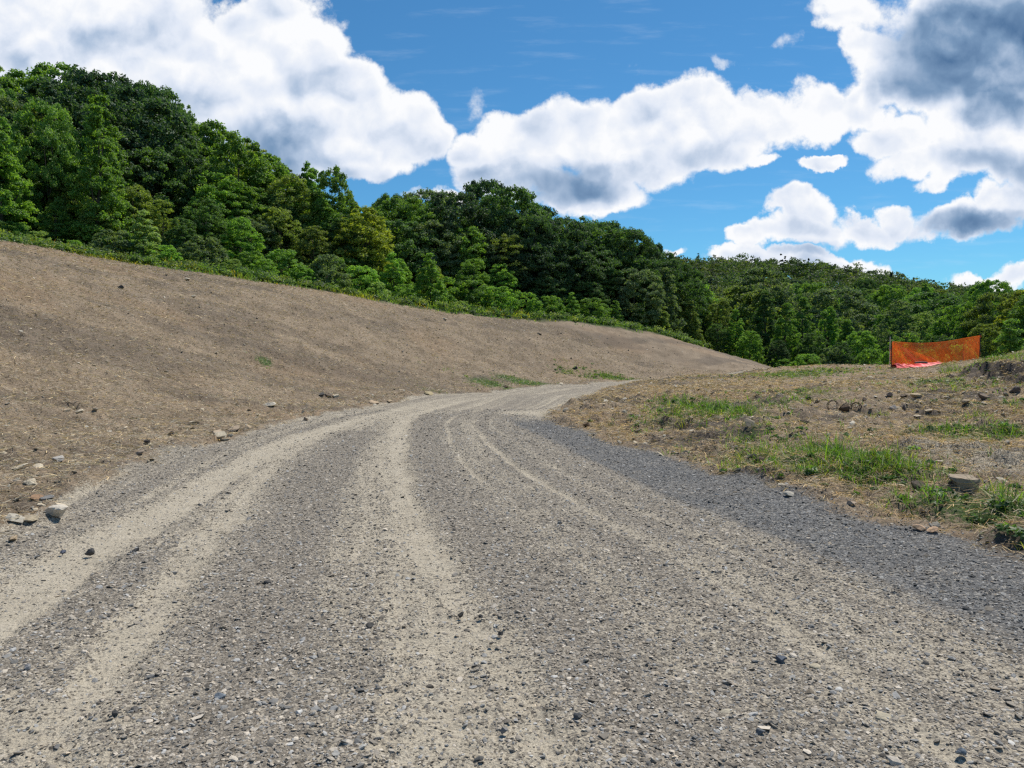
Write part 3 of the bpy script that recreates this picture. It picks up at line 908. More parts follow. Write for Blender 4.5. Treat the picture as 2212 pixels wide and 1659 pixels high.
parts.append(blades(X_[k_], Y_[k_], H_[k_], W_[k_], T_[k_], .30, .55))
bp = np.array(BANK)
n = 2600
i_ = rng.integers(0, len(bp) - 1, n); f_ = rng.uniform(0, 1, n)[:, None]
q_ = bp[i_] * (1 - f_) + bp[i_ + 1] * f_
q_ = q_ * (1 + rng.uniform(.03, .22, n) / 1.0)[:, None]
keep_ = fbm(q_[:, 0], q_[:, 1], .8, 3, 141) > .42
q_ = q_[keep_]; n = len(q_)
parts.append(blades(q_[:, 0], q_[:, 1], rng.uniform(.10, .32, n), np.full(n, .014), np.array([[.13, .20, .05]]) * rng.uniform(.6, 1.4, (n, 1)), .35, .5))
# single sprouts all over the plot
x, y = wedge(12500, 5.5, 40, .9, 54)
rd_, lf_, _ = zones(x, y)
k_ = (rd_ < -.15) & ~lf_
x, y = x[k_], y[k_]
n = len(x)
parts.append(blades(x, y, rng.uniform(.05, .16, n), np.full(n, .005), np.array([[.09, .14, .035]]) * rng.uniform(.6, 1.4, (n, 1)), .5, .6))
wk = [(gx0 + rng.normal(0, .6) * a_, gy0 + rng.normal(0, .6) * b_) for gx0, gy0, a_, b_, s_ in GREEN_W for _ in range(int(14 * s_)) if gx0 > 1.2]
wk = np.array(wk); wk = wk[zones(wk[:, 0], wk[:, 1])[0] < -.1]
wr = rng.uniform(.04, .12, len(wk))
v_w, f_w, a_w = leaf_cloud(np.random.default_rng(19), np.stack([wk[:, 0], wk[:, 1], height(wk[:, 0], wk[:, 1]) + wr * .4], 1), wr, 26, .06, .6, .8, .6)
parts.append((v_w, f_w, np.repeat(np.array([[.10, .19, .05]]) * rng.uniform(.7, 1.3, (len(wk), 1)), 26 * 4, 0), a_w))
grass_object('grass', parts, 'green grass growing in tufts over the rough plot and the slope foot', 'grass')

# tall weeds and grass along the crest in front of the wood
cs = np.array(spline([c[:2] for c in CREST_W], 24))
n = 42000
i_ = rng.integers(0, len(cs) - 1, n); f_ = rng.uniform(0, 1, n)[:, None]
p_ = cs[i_] * (1 - f_) + cs[i_ + 1] * f_
out_dir = p_ / np.linalg.norm(p_, axis=1, keepdims=True)
off = rng.uniform(0, 1, n) ** .8 * 7.5 + rng.normal(0, .35, n) - .15
p_ = p_ + out_dir * off[:, None]
fr_ = fbm(p_[:, 0], p_[:, 1], .45, 4, 151, .6)
keep_ = rng.uniform(0, 1, n) < np.clip(1.15 - .85 * sstep(p_[:, 0], -3, 11) * 1.3, .03, 1) * sstep(fr_, .28, .55)
p_, off = p_[keep_], off[keep_]; n = len(p_)
hh = (.16 + .45 * sstep(off, .3, 3.0) * rng.uniform(.4, 1.2, n)) * np.where(rng.uniform(0, 1, n) < .5, 1, .7)
pick = fbm(p_[:, 0], p_[:, 1], .35, 3, 131)
tn = np.where((pick > .60)[:, None], np.array([[.22, .24, .05]]), np.where((pick < .46)[:, None], np.array([[.12, .21, .05]]), np.array([[.16, .25, .065]]))) * rng.uniform(.7, 1.3, (n, 1))
yel = (rng.uniform(0, 1, n) < .07) & (pick > .55) & (p_[:, 0] < 0)
tn[yel] = (.40, .27, .03)
wc = 900
j_ = (rng.uniform(0, 1, wc) ** 1.4 * (len(cs) * .84)).astype(int)
wp = cs[j_] + (cs[j_] / np.linalg.norm(cs[j_], axis=1, keepdims=True)) * rng.uniform(.5, 6.5, wc)[:, None]
wr = rng.uniform(.16, .48, wc)
wcen = np.stack([wp[:, 0], wp[:, 1], height(wp[:, 0], wp[:, 1]) + wr * .55], 1)
wv_, wf_, wvar = leaf_cloud(np.random.default_rng(9), wcen, wr, 70, .13, .85, .6)
wpal = np.array([(.16, .25, .055), (.12, .21, .05), (.20, .26, .07), (.13, .20, .08)])
wt_ = np.repeat(wpal[rng.integers(0, 4, wc)] * rng.uniform(.8, 1.2, (wc, 1)), 280, 0)
grass_object('tall_grass', [(wv_, wf_, wt_, wvar), blades(p_[:, 0], p_[:, 1], hh, np.full(n, .035) * rng.uniform(.7, 1.6, n), tn, .22, .35)], 'tall weeds and yellowish grass along the top of the bare slope', 'grass')

# ------------------------------------------------------------------ stones one can count
def rock_mesh(seed, dims, cuts=7, sub=2, block=False):
    """a broken stone: icosphere or block with flat faces sheared off"""
    import bmesh
    r = np.random.default_rng(seed)
    bm = bmesh.new()
    if block:
        bmesh.ops.create_cube(bm, size=2.0)
        bmesh.ops.subdivide_edges(bm, edges=bm.edges[:], cuts=5, use_grid_fill=True)
    else: bmesh.ops.create_icosphere(bm, subdivisions=sub + 1, radius=1.25)
    co = np.array([v.co[:] for v in bm.verts])
    if not block:
        for _ in range(cuts):
            n_ = r.normal(0, 1, 3) * (1, 1, 1.4); n_ /= np.linalg.norm(n_)
            co -= np.outer(np.maximum(co @ n_ - r.uniform(.45, .85), 0), n_)
    co += (np.stack([fbm(co[:, 1] * 1.0 + 9, co[:, 2] * 1.0, 1.7, 3, seed), fbm(co[:, 0] + 3, co[:, 2], 1.7, 3, seed + 1), fbm(co[:, 0], co[:, 1] + 5, 1.7, 3, seed + 2)], 1) - .5) * (.20 if block else .16)
    co = co / np.abs(co).max(0) * np.array(dims) / 2
    for v, c in zip(bm.verts, co): v.co = c
    me = bpy.data.meshes.new('stone')
    bm.to_mesh(me); bm.free()
    me.materials.append(MAT_ROCK)
    return me


def rock(px, py, w_px, h_px, label, col, name='stone', cat='stone', deep=.8, sink=.18, seed=None, rz=None, tilt=.12, **kw):
    if py < 1000 and px > 1700 and name == 'stone': sink = max(sink, .34)
    """a stone whose foot is seen at px, py; width and height in photograph pixels"""
    left_foot = px < 1250 and w_px < 45 and 800 < py < 1200 and name == 'stone'
    if left_foot: h_px, deep = h_px * .72, 1.15
    p = hit(px, py)
    k = p[1] / F_PX * K
    w, h = w_px * k, h_px * k
    seed = seed if seed is not None else int(px * 7 + py * 3)
    r = np.random.default_rng(seed)
    dims = (w, w * deep, h * (1 + sink))
    o = link(name, rock_mesh(seed, dims, **kw))
    o.location = (p[0], p[1] + dims[1] * .35, hz(p[0], p[1] + dims[1] * .35) + dims[2] * (.5 - sink))
    o.rotation_euler = (r.normal(0, tilt) + (.22 if left_foot else 0), r.normal(0, tilt), r.uniform(-.5, .5) if rz is None else rz)
    o.color = (*col, 1)
    tag(o, label, cat)
    return o


PALE, TAN, GREY, DARK, BLUE, RUST, BROWN = (.50, .43, .32), (.38, .29, .19), (.25, .24, .225), (.085, .08, .075), (.20, .225, .25), (.40, .25, .15), (.12, .085, .06)
RS = 'stones lying at the foot of the bare slope'
rock(116, 1122, 52, 32, 'largest pale angular rock beside the left edge of the gravel road', (.56, .50, .41), seed=5, cuts=9)
rock(57, 1130, 32, 14, 'low tan rock just left of the largest pale rock at the road edge', (.40, .33, .23), seed=9)
rock(25, 1128, 20, 12, 'small pale stone left of the low tan rock at the road edge', PALE)
rock(20, 1172, 24, 15, 'rounded tan stone on bare dirt below the low tan rock', TAN)
rock(190, 1200, 22, 14, 'dark brown lump of stone alone on the pale left wheel track', DARK)
rock(290, 1193, 18, 11, 'dark stone on the left wheel track, right of the dark brown lump', DARK)
rock(133, 1196, 13, 9, 'tiny blue-grey stone left of the dark brown lump on the track', (.09, .1, .13))
rock(296, 982, 22, 13, 'grey-brown rounded stone where the straw meets the left road edge', (.26, .21, .16))
rock(473, 951, 26, 15, 'pale wedge-shaped stone beside the left road edge before the bend', PALE)
rock(458, 938, 30, 12, 'flat tan slab just behind the pale wedge-shaped stone', (.43, .34, .24))
rock(500, 932, 34, 10, 'wide flat brown slab right of the pale wedge-shaped stone', (.36, .28, .2))
rock(530, 926, 22, 9, 'thin tan slab at the end of the row of slabs by the road edge', TAN)
rock(74, 1082, 28, 15, 'rusty orange stone above the largest pale rock', RUST)
rock(96, 1080, 24, 10, 'flat grey slab touching the rusty orange stone', GREY)
rock(60, 1050, 30, 9, 'flat pale slab up the slope from the rusty orange stone', PALE)
rock(74, 1008, 24, 10, 'broken pale stone with straw round it high above the flat pale slab', PALE)
rock(32, 1014, 34, 9, 'long pale slab at the left edge of the photo on the straw', PALE)
rock(122, 998, 22, 12, 'grey-white angular stone right of the long pale slabs', (.40, .37, .33))
rock(143, 890, 15, 9, 'bright tan stone below the dark twig on the slope', (.48, .38, .26))
rock(168, 893, 17, 8, 'pale flat stone beside the bright tan stone under the twig', PALE)
rock(578, 878, 28, 11, 'whitish flat stones lying alone on the slope above the row of slabs', (.52, .46, .37))
rock(692, 856, 15, 9, 'dark stone first in the line of three above the bend', DARK)
rock(709, 857, 18, 8, 'brown flat stone in the middle of the line of three above the bend', (.24, .18, .13))
rock(724, 859, 16, 7, 'pale stone last in the line of three above the bend', PALE)
rock(659, 909, 13, 9, 'small brown stone tight against the left road edge before the bend', (.3, .22, .15))
rock(413, 918, 24, 9, 'pale flat stone half buried in straw well above the wedge-shaped stone', PALE)
rock(416, 966, 18, 8, 'tan stone in the straw below the pale half buried stone', TAN)
rock(924, 853, 21, 10, 'tan squarish block standing on the outer edge of the bend', (.42, .34, .2), deep=1.0)
rock(807, 873, 24, 8, 'low tan slabs at the road edge where dark gravel spills out', (.44, .33, .22))
rock(840, 871, 15, 7, 'small tan stone beside the dark gravel spill on the bend', TAN)
rock(1211, 831, 12, 4, 'small pale slab on the outer edge of the road beyond the bend', PALE)
rock(259, 624, 13, 8, 'dark lone stone high on the bare slope below the weeds', DARK)
rock(402, 606, 13, 6, 'pale stone just under the crest of the bare slope', PALE)
rock(417, 643, 12, 6, 'pale stone below the crest stone on the bare slope', PALE)
rock(962, 692, 12, 5, 'pale stone near the crest above the middle of the road', PALE)
rock(1165, 723, 12, 4, 'flat brown stone high on the slope above the bend', (.3, .23, .17))
rock(1245, 798, 10, 5, 'dark stone low on the slope beyond the bend', DARK)
# in the road
rock(797, 1358, 20, 12, 'dark stone with a pale top in the middle of the road', DARK)
rock(995, 1333, 15, 12, 'black pointed stone on the dusty middle of the road', (.05, .048, .045))
rock(1038, 1336, 11, 8, 'small black stone right of the pointed one in the road', (.05, .05, .05))
rock(1082, 1374, 13, 11, 'dark round-topped stone nearer than the pointed black one', DARK)
rock(1062, 1393, 14, 7, 'flat dark stone nearer than the round-topped one', DARK)
rock(1690, 1434, 26, 14, 'blue-grey split stone on the right side of the road', (.11, .125, .15), seed=77)
rock(1645, 1588, 21, 15, 'rounded slate grey stone near the bottom right of the road', (.14, .145, .15))
rock(2078, 1634, 26, 17, 'slate blue stone in the gravel at the bottom right corner', (.14, .165, .19))
rock(1764, 1444, 30, 9, 'cream stone worn flush with the road beside the blue-grey split one', (.46, .40, .29), sink=.55)
rock(1918, 1552, 44, 9, 'large cream stone worn flush with the road at lower right', (.47, .41, .30), sink=.6)
rock(1588, 1432, 38, 8, 'pinkish stone worn flush with the road left of the split one', (.38, .32, .26), sink=.6)
rock(1571, 1541, 34, 9, 'beige stone worn flush with the road near its lower middle', (.42, .37, .28), sink=.6)
rock(1247, 1553, 22, 13, 'dark chipped stone in the lower middle of the road', (.10, .10, .10))
rock(1089, 1584, 18, 13, 'grey stone with one black side at the bottom of the road', (.2, .19, .18))
rock(473, 1510, 25, 13, 'flat blue-grey stone in the loose gravel at lower left', BLUE)
rock(248, 1547, 19, 11, 'dark stone on the pale dust at lower left', DARK)
rock(54, 1449, 20, 13, 'round grey stone at the left edge of the road', (.27, .265, .26))
rock(290, 1537, 20, 9, 'brown-grey stone right of the dark one at lower left', (.16, .145, .13))
rock(576, 1262, 18, 8, 'dark slab in the loose gravel left of the middle of the road', DARK)
# on the rough plot
rock(1988, 1148, 29, 13, 'flat orange-tan slab at the right verge of the road', (.50, .34, .22))
rock(2018, 1152, 28, 11, 'second orange-tan slab with a dark notch, touching the verge slab', (.46, .31, .2))
rock(1709, 1073, 28, 10, 'pale flat slab at the road verge in front of the grass', (.44, .4, .33))
rock(1842, 1093, 20, 8, 'small tan slab on the verge midway to the orange slabs', (.4, .31, .23))
rock(1781, 1006, 28, 12, 'pinkish slab hidden in the green foxtail grass', (.35, .25, .19))
rock(1351, 893, 14, 8, 'pale stone on the straw at the left side of the rough plot', PALE)
rock(1364, 898, 13, 5, 'thin tan slab touching the pale stone on the straw', TAN)
rock(1520, 883, 17, 6, 'flat dark slab in the middle of the grass strip', (.16, .13, .1))
rock(1492, 908, 13, 8, 'tilted tan stone in front of the grass strip', TAN)
rock(1984, 856, 34, 13, 'long tan slab tilted on the rubble below the orange fence', (.44, .34, .22), deep=.5)
rock(1958, 856, 20, 9, 'brown block left of the long tan slab', (.2, .15, .11))
rock(1982, 822, 18, 8, 'tan block on the plot close below the orange fence', (.36, .28, .18))
rock(1934, 884, 19, 9, 'grey slab leaning over a dark hollow right of the wire loops', (.3, .27, .24))
rock(1955, 886, 14, 13, 'dark pointed stone right of the leaning grey slab', (.12, .1, .09))
rock(1868, 868, 13, 10, 'dark triangular stone above the wire loops', (.12, .09, .07))
rock(1922, 857, 16, 8, 'dark brown stone left of the brown block', (.12, .095, .08))
rock(2048, 862, 18, 7, 'pale thin slab right of the long tan slab', (.45, .37, .26))
rock(2090, 875, 20, 8, 'tan slab under the dark bank', TAN)
rock(2130, 860, 24, 12, 'big brown rock at the foot of the dark bank', (.22, .165, .12))
rock(2196, 850, 30, 16, 'dark boulder under the bank at the right edge of the photo', (.13, .105, .09))
rock(2130, 838, 18, 12, 'ochre rock set in the face of the dark bank', (.3, .22, .14))
# clods of earth
CL = dict(name='clod', cat='earth clod')
rock(1737, 917, 40, 15, 'crumbled dark clod heap on the middle of the rough plot', (.075, .058, .045), seed=31, cuts=4, **CL)
rock(1990, 1058, 44, 18, 'dark root-bound clod in front of the square block', (.08, .062, .045), seed=33, cuts=4, **CL)
rock(1269, 924, 22, 10, 'brown clod of matted roots at the road edge of the plot', (.16, .1, .06), **CL)
rock(366, 942, 17, 10, 'dark clod on the straw above the pale wedge-shaped stone', (.06, .048, .04), **CL)
rock(315, 960, 15, 10, 'dark clod left of the other clod on the straw slope', (.06, .048, .04), **CL)
rock(1094, 838, 14, 6, 'dark clod between the green patches beyond the bend', (.08, .06, .045), **CL)
rock(1640, 1005, 34, 18, 'dark clod with dry roots left of the foxtail grass', (.1, .07, .05), seed=35, cuts=4, **CL)

# ---- the square block
def block_stone():
    p = hit(2093, 1054)
    k = p[1] / F_PX * K
    s = 62 * k
    # outline seen from above, corner towards the viewer; the top slab overhangs at the left
    import bmesh
    bm = bmesh.new()
    low = [(-.34, -.30), (.16, -.42), (.50, -.22), (.42, .30), (-.20, .34)]
    top = [(-.52, -.12), (-.36, -.30), (.16, -.44), (.52, -.22), (.44, .32), (-.30, .36)]
    rings = [(low, -.12), (low, .20), ]
    vs = []
    for pts, z in rings: vs.append([bm.verts.new((x * s, y * s, z * s)) for x, y in pts])
    tb = [bm.verts.new((x * s, y * s, zz * s)) for (x, y), zz in zip(top, (.34, .21, .21, .23, .31, .33))]
    tt = [bm.verts.new((x * s * .97, y * s * .97, zz * s)) for (x, y), zz in zip(top, (.40, .38, .33, .33, .41, .43))]
    n = len(low)
    bm.faces.new(list(reversed(vs[0])))
    for i in range(n):
        j = (i + 1) % n
        bm.faces.new((vs[0][i], vs[0][j], vs[1][j], vs[1][i]))
    pairs = [(0, 1), (1, 2), (2, 3), (3, 4), (4, 5)]
    m = [0, 0, 1, 2, 3, 4]
    up = vs[1]
    bm.faces.new((up[0], tb[1], tb[0])); bm.faces.new((up[0], up[1], tb[2], tb[1])); bm.faces.new((up[1], up[2], tb[3], tb[2]))
    bm.faces.new((up[2], up[3], tb[4], tb[3])); bm.faces.new((up[3], up[4], tb[5], tb[4])); bm.faces.new((up[4], up[0], tb[0], tb[5]))
    for i in range(6):
        j = (i + 1) % 6
        bm.faces.new((tb[i], tb[j], tt[j], tt[i]))
    bm.faces.new(tt)
    bmesh.ops.recalc_face_normals(bm, faces=bm.faces[:])
    bmesh.ops.triangulate(bm, faces=bm.faces[:])
    bmesh.ops.subdivide_edges(bm, edges=bm.edges[:], cuts=3)
    for v in bm.verts:
        c = v.co
        q = np.array([c.x * 14, c.y * 14]); r_ = fbm(np.array([c.x + c.z * .7]), np.array([c.y - c.z * .4]), 26.0, 3, 5)[0] - .5
        v.co = c + c.normalized() * r_ * .035
    me = bpy.data.meshes.new('block'); bm.to_mesh(me); bm.free()
    me.materials.append(MAT_ROCK)
    o = link('stone_block', me)
    o.location = (p[0], p[1] + .12, hz(p[0], p[1] + .12))
    o.color = (.33, .265, .19, 1)
    tag(o, 'square-cut stone block with an overhanging top, standing in the grass by the verge', 'stone')


block_stone()

# ------------------------------------------------------------------ tubes for posts, wire, twigs and limbs
def tube(points, radii, sides=6):
    """swept tube, verts and quads"""
    P = np.array(points, float); n = len(P)
    rad = np.broadcast_to(np.asarray(radii, float), (n,))
    T = np.gradient(P, axis=0); T /= np.linalg.norm(T, axis=1, keepdims=True) + 1e-9
    ref = np.array((0, 0, 1.0)) if abs(T[:, 2]).mean() < .8 else np.array((1.0, 0, 0))
    B = np.cross(T, ref); B /= np.linalg.norm(B, axis=1, keepdims=True) + 1e-9
    N_ = np.cross(B, T)
    a = np.linspace(0, 2 * math.pi, sides, endpoint=False)
    v = (P[:, None] + rad[:, None, None] * (np.cos(a)[None, :, None] * B[:, None] + np.sin(a)[None, :, None] * N_[:, None])).reshape(-1, 3)
    f = []
    for i in range(n - 1):
        for k in range(sides):
            l = (k + 1) % sides
            f.append((i * sides + k, i * sides + l, (i + 1) * sides + l, (i + 1) * sides + k))
    return v, np.array(f)


def join(parts):
    vs, fs, o = [], [], 0
    for v, f in parts:
        vs.append(v); fs.append(f + o); o += len(v)
    return np.concatenate(vs), np.concatenate(fs)


def plain(name, col, rough=.6, spec=.3, var=.25, scale=30.0):
    m, t, out = new_mat(name)
    tcn = t.nodes.new('ShaderNodeTexCoord')
    n = NOISE(t, S(t, tcn.outputs['Object']), scale, 4.0, .6)
    k = RAMP(t, n, [(.3, (1 - var,) * 3), (.7, (1 + var,) * 3)])
    principled(t, out, MIX(t, 1.0, col, k, 'MULTIPLY'), rough, spec)
    return m


MAT_WIRE = plain('rusty_wire', (.045, .033, .026), .8)
MAT_POST = plain('steel_post', (.055, .05, .05), .6)
MAT_PALE = plain('weathered_wood', (.70, .66, .58), .9)
MAT_TWIG = plain('dead_wood', (.06, .045, .035), .95)


def net_material():
    m, t, out = new_mat('orange_plastic_net')
    d = t.nodes.new('ShaderNodeBsdfPrincipled')
    d.inputs['Base Color'].default_value = (.95, .175, .03, 1); d.inputs['Roughness'].default_value = .45
    tr = t.nodes.new('ShaderNodeBsdfTranslucent'); tr.inputs[0].default_value = (.95, .20, .03, 1)
    mx = t.nodes.new('ShaderNodeMixShader'); mx.inputs[0].default_value = .4
    t.links.new(d.outputs[0], mx.inputs[1]); t.links.new(tr.outputs[0], mx.inputs[2])
    t.links.new(mx.outputs[0], out.inputs[0])
    return m


def pink_material():
    m, t, out = new_mat('bunched_net_sunlit_tint')
    b = principled(t, out, (.88, .10, .10), .55, .25)  # sunlit pinkish glow of the orange net, put into its colour
    return m


MAT_NET, MAT_PINK = net_material(), pink_material()


def net(surface, nu, nv, wu=.18, wv=.30):
    """strips of netting on a surface(u, v) -> point; wu, wv are the strip widths as shares of a mesh cell"""
    parts = []
    fu, fv = 3, 3
    for j in range(nv + 1):                       # horizontal strips
        v0 = j / nv
        us = np.linspace(0, 1, nu * 2 + 1)
        dv = (.5 * wv if 0 < j < nv else .8 * wv) / nv
        a = np.array([surface(u, max(v0 - dv, -.01)) for u in us]); b = np.array([surface(u, min(v0 + dv, 1.01)) for u in us])
        v = np.empty((len(us) * 2, 3)); v[0::2], v[1::2] = a, b
        i = np.arange(len(us) - 1) * 2
        parts.append((v, np.stack([i, i + 2, i + 3, i + 1], 1)))
    for i_ in range(nu + 1):
        u0 = i_ / nu
        vs = np.linspace(0, 1, nv + 1)
        du = .5 * wu / nu
        a = np.array([surface(u0 - du, q) for q in vs]); b = np.array([surface(u0 + du, q) for q in vs])
        off = np.array((0, -.004, 0))
        v = np.empty((len(vs) * 2, 3)); v[0::2], v[1::2] = a + off, b + off
        i = np.arange(len(vs) - 1) * 2
        parts.append((v, np.stack([i, i + 2, i + 3, i + 1], 1)))
    return join(parts)


def safety_fence():
    Lb = hit(1925, 793)
    if not 30 < Lb[1] < 42: Lb = at_depth(1925, 794, 36.0)
    Lb = np.array((Lb[0], Lb[1], hz(Lb[0], Lb[1])))
    k = Lb[1] / F_PX * K
    Rp = at_depth(2116, 778, Lb[1] + 1.2)
    Rb = np.array((Rp[0], Rp[1], hz(Rp[0], Rp[1])))
    Lt = at_depth(1925, 738, Lb[1]); Rt = at_depth(2116, 725, Rb[1])
    R2 = np.array((Rb[0] + .22, Rb[1] + 1.7, 0)); R2[2] = hz(R2[0], R2[1])
    root = empty('safety_fence', tuple(Lb))
    tag(root, 'orange plastic safety netting strung between thin posts, its front panel slumped to the ground', 'safety fence')
    loc = lambda q: np.asarray(q, float) - Lb

    gxs, gys = np.linspace(Lb[0] - 3, Rb[0] + 3, 60), np.linspace(Lb[1] - 3, Rb[1] + 4, 60)
    gZ = height(*np.meshgrid(gxs, gys))

    def ground_at(q):
        i, j = np.clip((q[0] - gxs[0]) / (gxs[1] - gxs[0]), 0, 58.99), np.clip((q[1] - gys[0]) / (gys[1] - gys[0]), 0, 58.99)
        a_, b_ = int(i), int(j); i, j = i - a_, j - b_
        return float((gZ[b_, a_] * (1 - i) + gZ[b_, a_ + 1] * i) * (1 - j) + (gZ[b_ + 1, a_] * (1 - i) + gZ[b_ + 1, a_ + 1] * i) * j)

    def back(u, v):
        q = Lb * (1 - u) + Rb * u
        q = q + np.array((0, .35 * math.sin(math.pi * u) + .05 * math.sin(u * 14 + v * 2), 0))
        zt = Lt[2] * (1 - u) + Rt[2] * u - .19 * math.sin(math.pi * u) ** 1.2
        zb = ground_at(q) + .03
        return loc((q[0] + .03 * math.sin(v * 9 + u * 5), q[1] + .06 * math.sin(v * 3.1) * math.sin(u * 9), zb + (zt - zb) * v))

    def slump(u, v):
        # hung on the left post, falling to the ground half way along
        q = Lb * (1 - u) + (Lb * .46 + Rb * .54) * u
        q = q + np.array((0, -.55 * u - .25 * math.sin(math.pi * u) * (1 - v), 0))
        zb = ground_at(q) + .03
        zt = (Lt[2] - .02) * (1 - u) + zb * u
        return loc((q[0], q[1] + .08 * math.sin(u * 11 + v * 4), zb + max(zt - zb, .02) * v))

    def ret(u, v):
        q = Rb * (1 - u) + R2 * u
        zt = Rt[2] * (1 - u) + (R2[2] + 1.12) * u
        zb = ground_at(q) + .03
        return loc((q[0] + .03 * math.sin(v * 7), q[1], zb + (zt - zb) * v))

    link('net_panel', mesh_np('net_panel', *net(back, 72, 20, .20, .36), (MAT_NET,)), root)
    o = link('net_panel', mesh_np('slumped_net', *net(slump, 44, 20, .18, .34), (MAT_NET,)), root)
    o['label'] = 'slumped front net panel'
    link('net_panel', mesh_np('return_net', *net(ret, 20, 20, .16, .28), (MAT_NET,)), root)
    # netting bunched on the ground
    A_, B_ = at_depth(1930, 792, Lb[1] - .3), at_depth(2034, 786, Lb[1] - .4)
    us, vs = np.linspace(0, 1, 60), np.linspace(0, 1, 14)
    v = []
    for u in us:
        for w_ in vs:
            q = A_ * (1 - u) + B_ * u
            wd = (.55 if u < .3 else .8) * (1 - .7 * max(u - .6, 0) / .4)
            xx, yy = q[0] + .05 * math.sin(w_ * 8 + u * 9), q[1] + (w_ - .5) * wd
            hgt = .20 * math.sin(math.pi * min(max(w_, .02), .98)) * (.45 + .55 * abs(math.sin(u * 6.5 + .5))) * (1 - .6 * u)
            hgt += .035 * math.sin(u * 46 + w_ * 7) * math.sin(math.pi * w_)
            v.append(loc((xx, yy, ground_at((xx, yy)) + .02 + hgt)))
    Ig = np.arange(60 * 14).reshape(60, 14)
    q = np.stack([Ig[:-1, :-1], Ig[1:, :-1], Ig[1:, 1:], Ig[:-1, 1:]], -1).reshape(-1, 4)
    link('fallen_net', mesh_np('fallen_net', np.array(v), q, (MAT_PINK,), smooth=True), root)
    tv, tf = tube([loc(at_depth(1976, 783.5, Lb[1] - .85)), loc(at_depth(1990, 782.6, Lb[1] - .85)), loc(at_depth(2003, 783.4, Lb[1] - .85))], .035, 8)
    link('post', mesh_np('fallen_post', tv, tf, (MAT_POST,), smooth=True), root)['label'] = 'dark post lying on the fallen net'
    for b_, top, m_ in ((Lb, Lt[2] + .05, MAT_POST), (Rb, Rt[2] + .12, MAT_POST), (R2, R2[2] + 1.25, MAT_POST)):
        tv, tf = join([tube([loc((b_[0], b_[1], b_[2] - .25)), loc((b_[0], b_[1], top))], .018, 8), tube([loc((b_[0] + .0, b_[1] - .025, b_[2] - .2)), loc((b_[0], b_[1] - .025, top - .02))], .010, 6)])
        link('post', mesh_np('post', tv, tf, (m_,)), root)
    # a pale stake behind the left post
    s_ = at_depth(1923, 727, Lb[1] + .9)
    z0 = hz(s_[0], s_[1]); sh = float(s_[2]) - z0
    tv, tf = join([tube([(0, 0, -.2), (0, 0, sh - .05)], [.018, .018], 4), tube([(0, 0, sh - .05), (0, 0, sh)], [.018, .006], 4)])
    st_ = link('stake', mesh_np('stake', tv, tf, (MAT_PALE,)), loc=(s_[0], s_[1], z0))
    tag(st_, 'thin pale wooden stake showing above the left end of the orange netting', 'stake')


safety_fence()


def wire_loops():
    p = hit(1822, 887)
    k = p[1] / F_PX * K
    root = empty('wire_coil', (p[0], p[1], hz(p[0], p[1])))
    tag(root, 'rusty wire bent into two loops, lying against a brown clod on the plot', 'wire')

    def ring(cx0, rx, rz_, zc, yaw, turns=1.0, wob=.1, r_=.007):
        a = np.linspace(-1.2, 2 * math.pi * turns - 1.2, int(40 * turns))
        pts = np.stack([cx0 + rx * np.cos(a) * math.cos(yaw), rx * np.cos(a) * math.sin(yaw) + .01 * a, zc + rz_ * np.sin(a) * (1 + wob * np.sin(a * 2))], 1)
        return tube(pts, r_, 6)
    r1 = 11 * k
    link('loop', mesh_np('loop', *ring(-22 * k, r1, r1 * .98, r1 * .9, .15, 2.0, .05), (MAT_WIRE,), smooth=True), root)
    link('loop', mesh_np('loop', *ring(28 * k, 9 * k, 8.5 * k, 7.5 * k, -.4, 1.6, .16, .008), (MAT_WIRE,), smooth=True), root)
    w = [(-12 * k, -.03, .03), (-2 * k, -.05, 13 * k), (8 * k, -.05, 13.5 * k), (20 * k, -.04, 11 * k), (31 * k, 0, 15 * k), (36 * k, .02, 18 * k)]
    w2 = [(12 * k, -.06, .02), (16 * k, -.06, 8 * k), (24 * k, -.05, 6 * k), (36 * k, -.02, 11 * k), (42 * k, 0, 4 * k)]
    link('strand', mesh_np('strand', *join([tube(spline(w, 6), .007, 6), tube(spline(w2, 6), .006, 6)]), (MAT_WIRE,), smooth=True), root)
    rock(1826, 890, 26, 15, 'brown clod of earth between the two wire loops', (.11, .075, .05), seed=61, cuts=4, tilt=.05, **CL)


wire_loops()


def twig(px0, py0, px1, py1, label, arch=.03, r_=.010):
    a, b = hit(px0, py0), hit(px1, py1)
    pts = []
    for t_ in np.linspace(0, 1, 9):
        q = a * (1 - t_) + b * t_
        pts.append((q[0] - a[0], q[1] - a[1], hz(q[0], q[1]) - a[2] + .012 + arch * math.sin(math.pi * t_) + .008 * math.sin(t_ * 17)))
    m_ = pts[4]
    br = [m_, (m_[0] + .06, m_[1] + .02, m_[2] + .05), (m_[0] + .12, m_[1] + .05, m_[2] + .06)]
    o = link('twig', mesh_np('twig', *join([tube(pts, np.linspace(r_, r_ * .4, 9), 6), tube(br, [r_ * .5, r_ * .35, r_ * .2], 5)]), (MAT_TWIG,), smooth=True), loc=tuple(a))
    tag(o, label, 'twig')


twig(138, 865, 178, 879, 'dark dead twig lying on the straw of the left slope')
twig(2085, 880, 2060, 872, 'thin grey stick lying on the rubble under the dark bank', .05, .008)
twig(1760, 872, 1745, 858, 'bent dry stem sticking up beyond the dark clod heap', .10, .006)

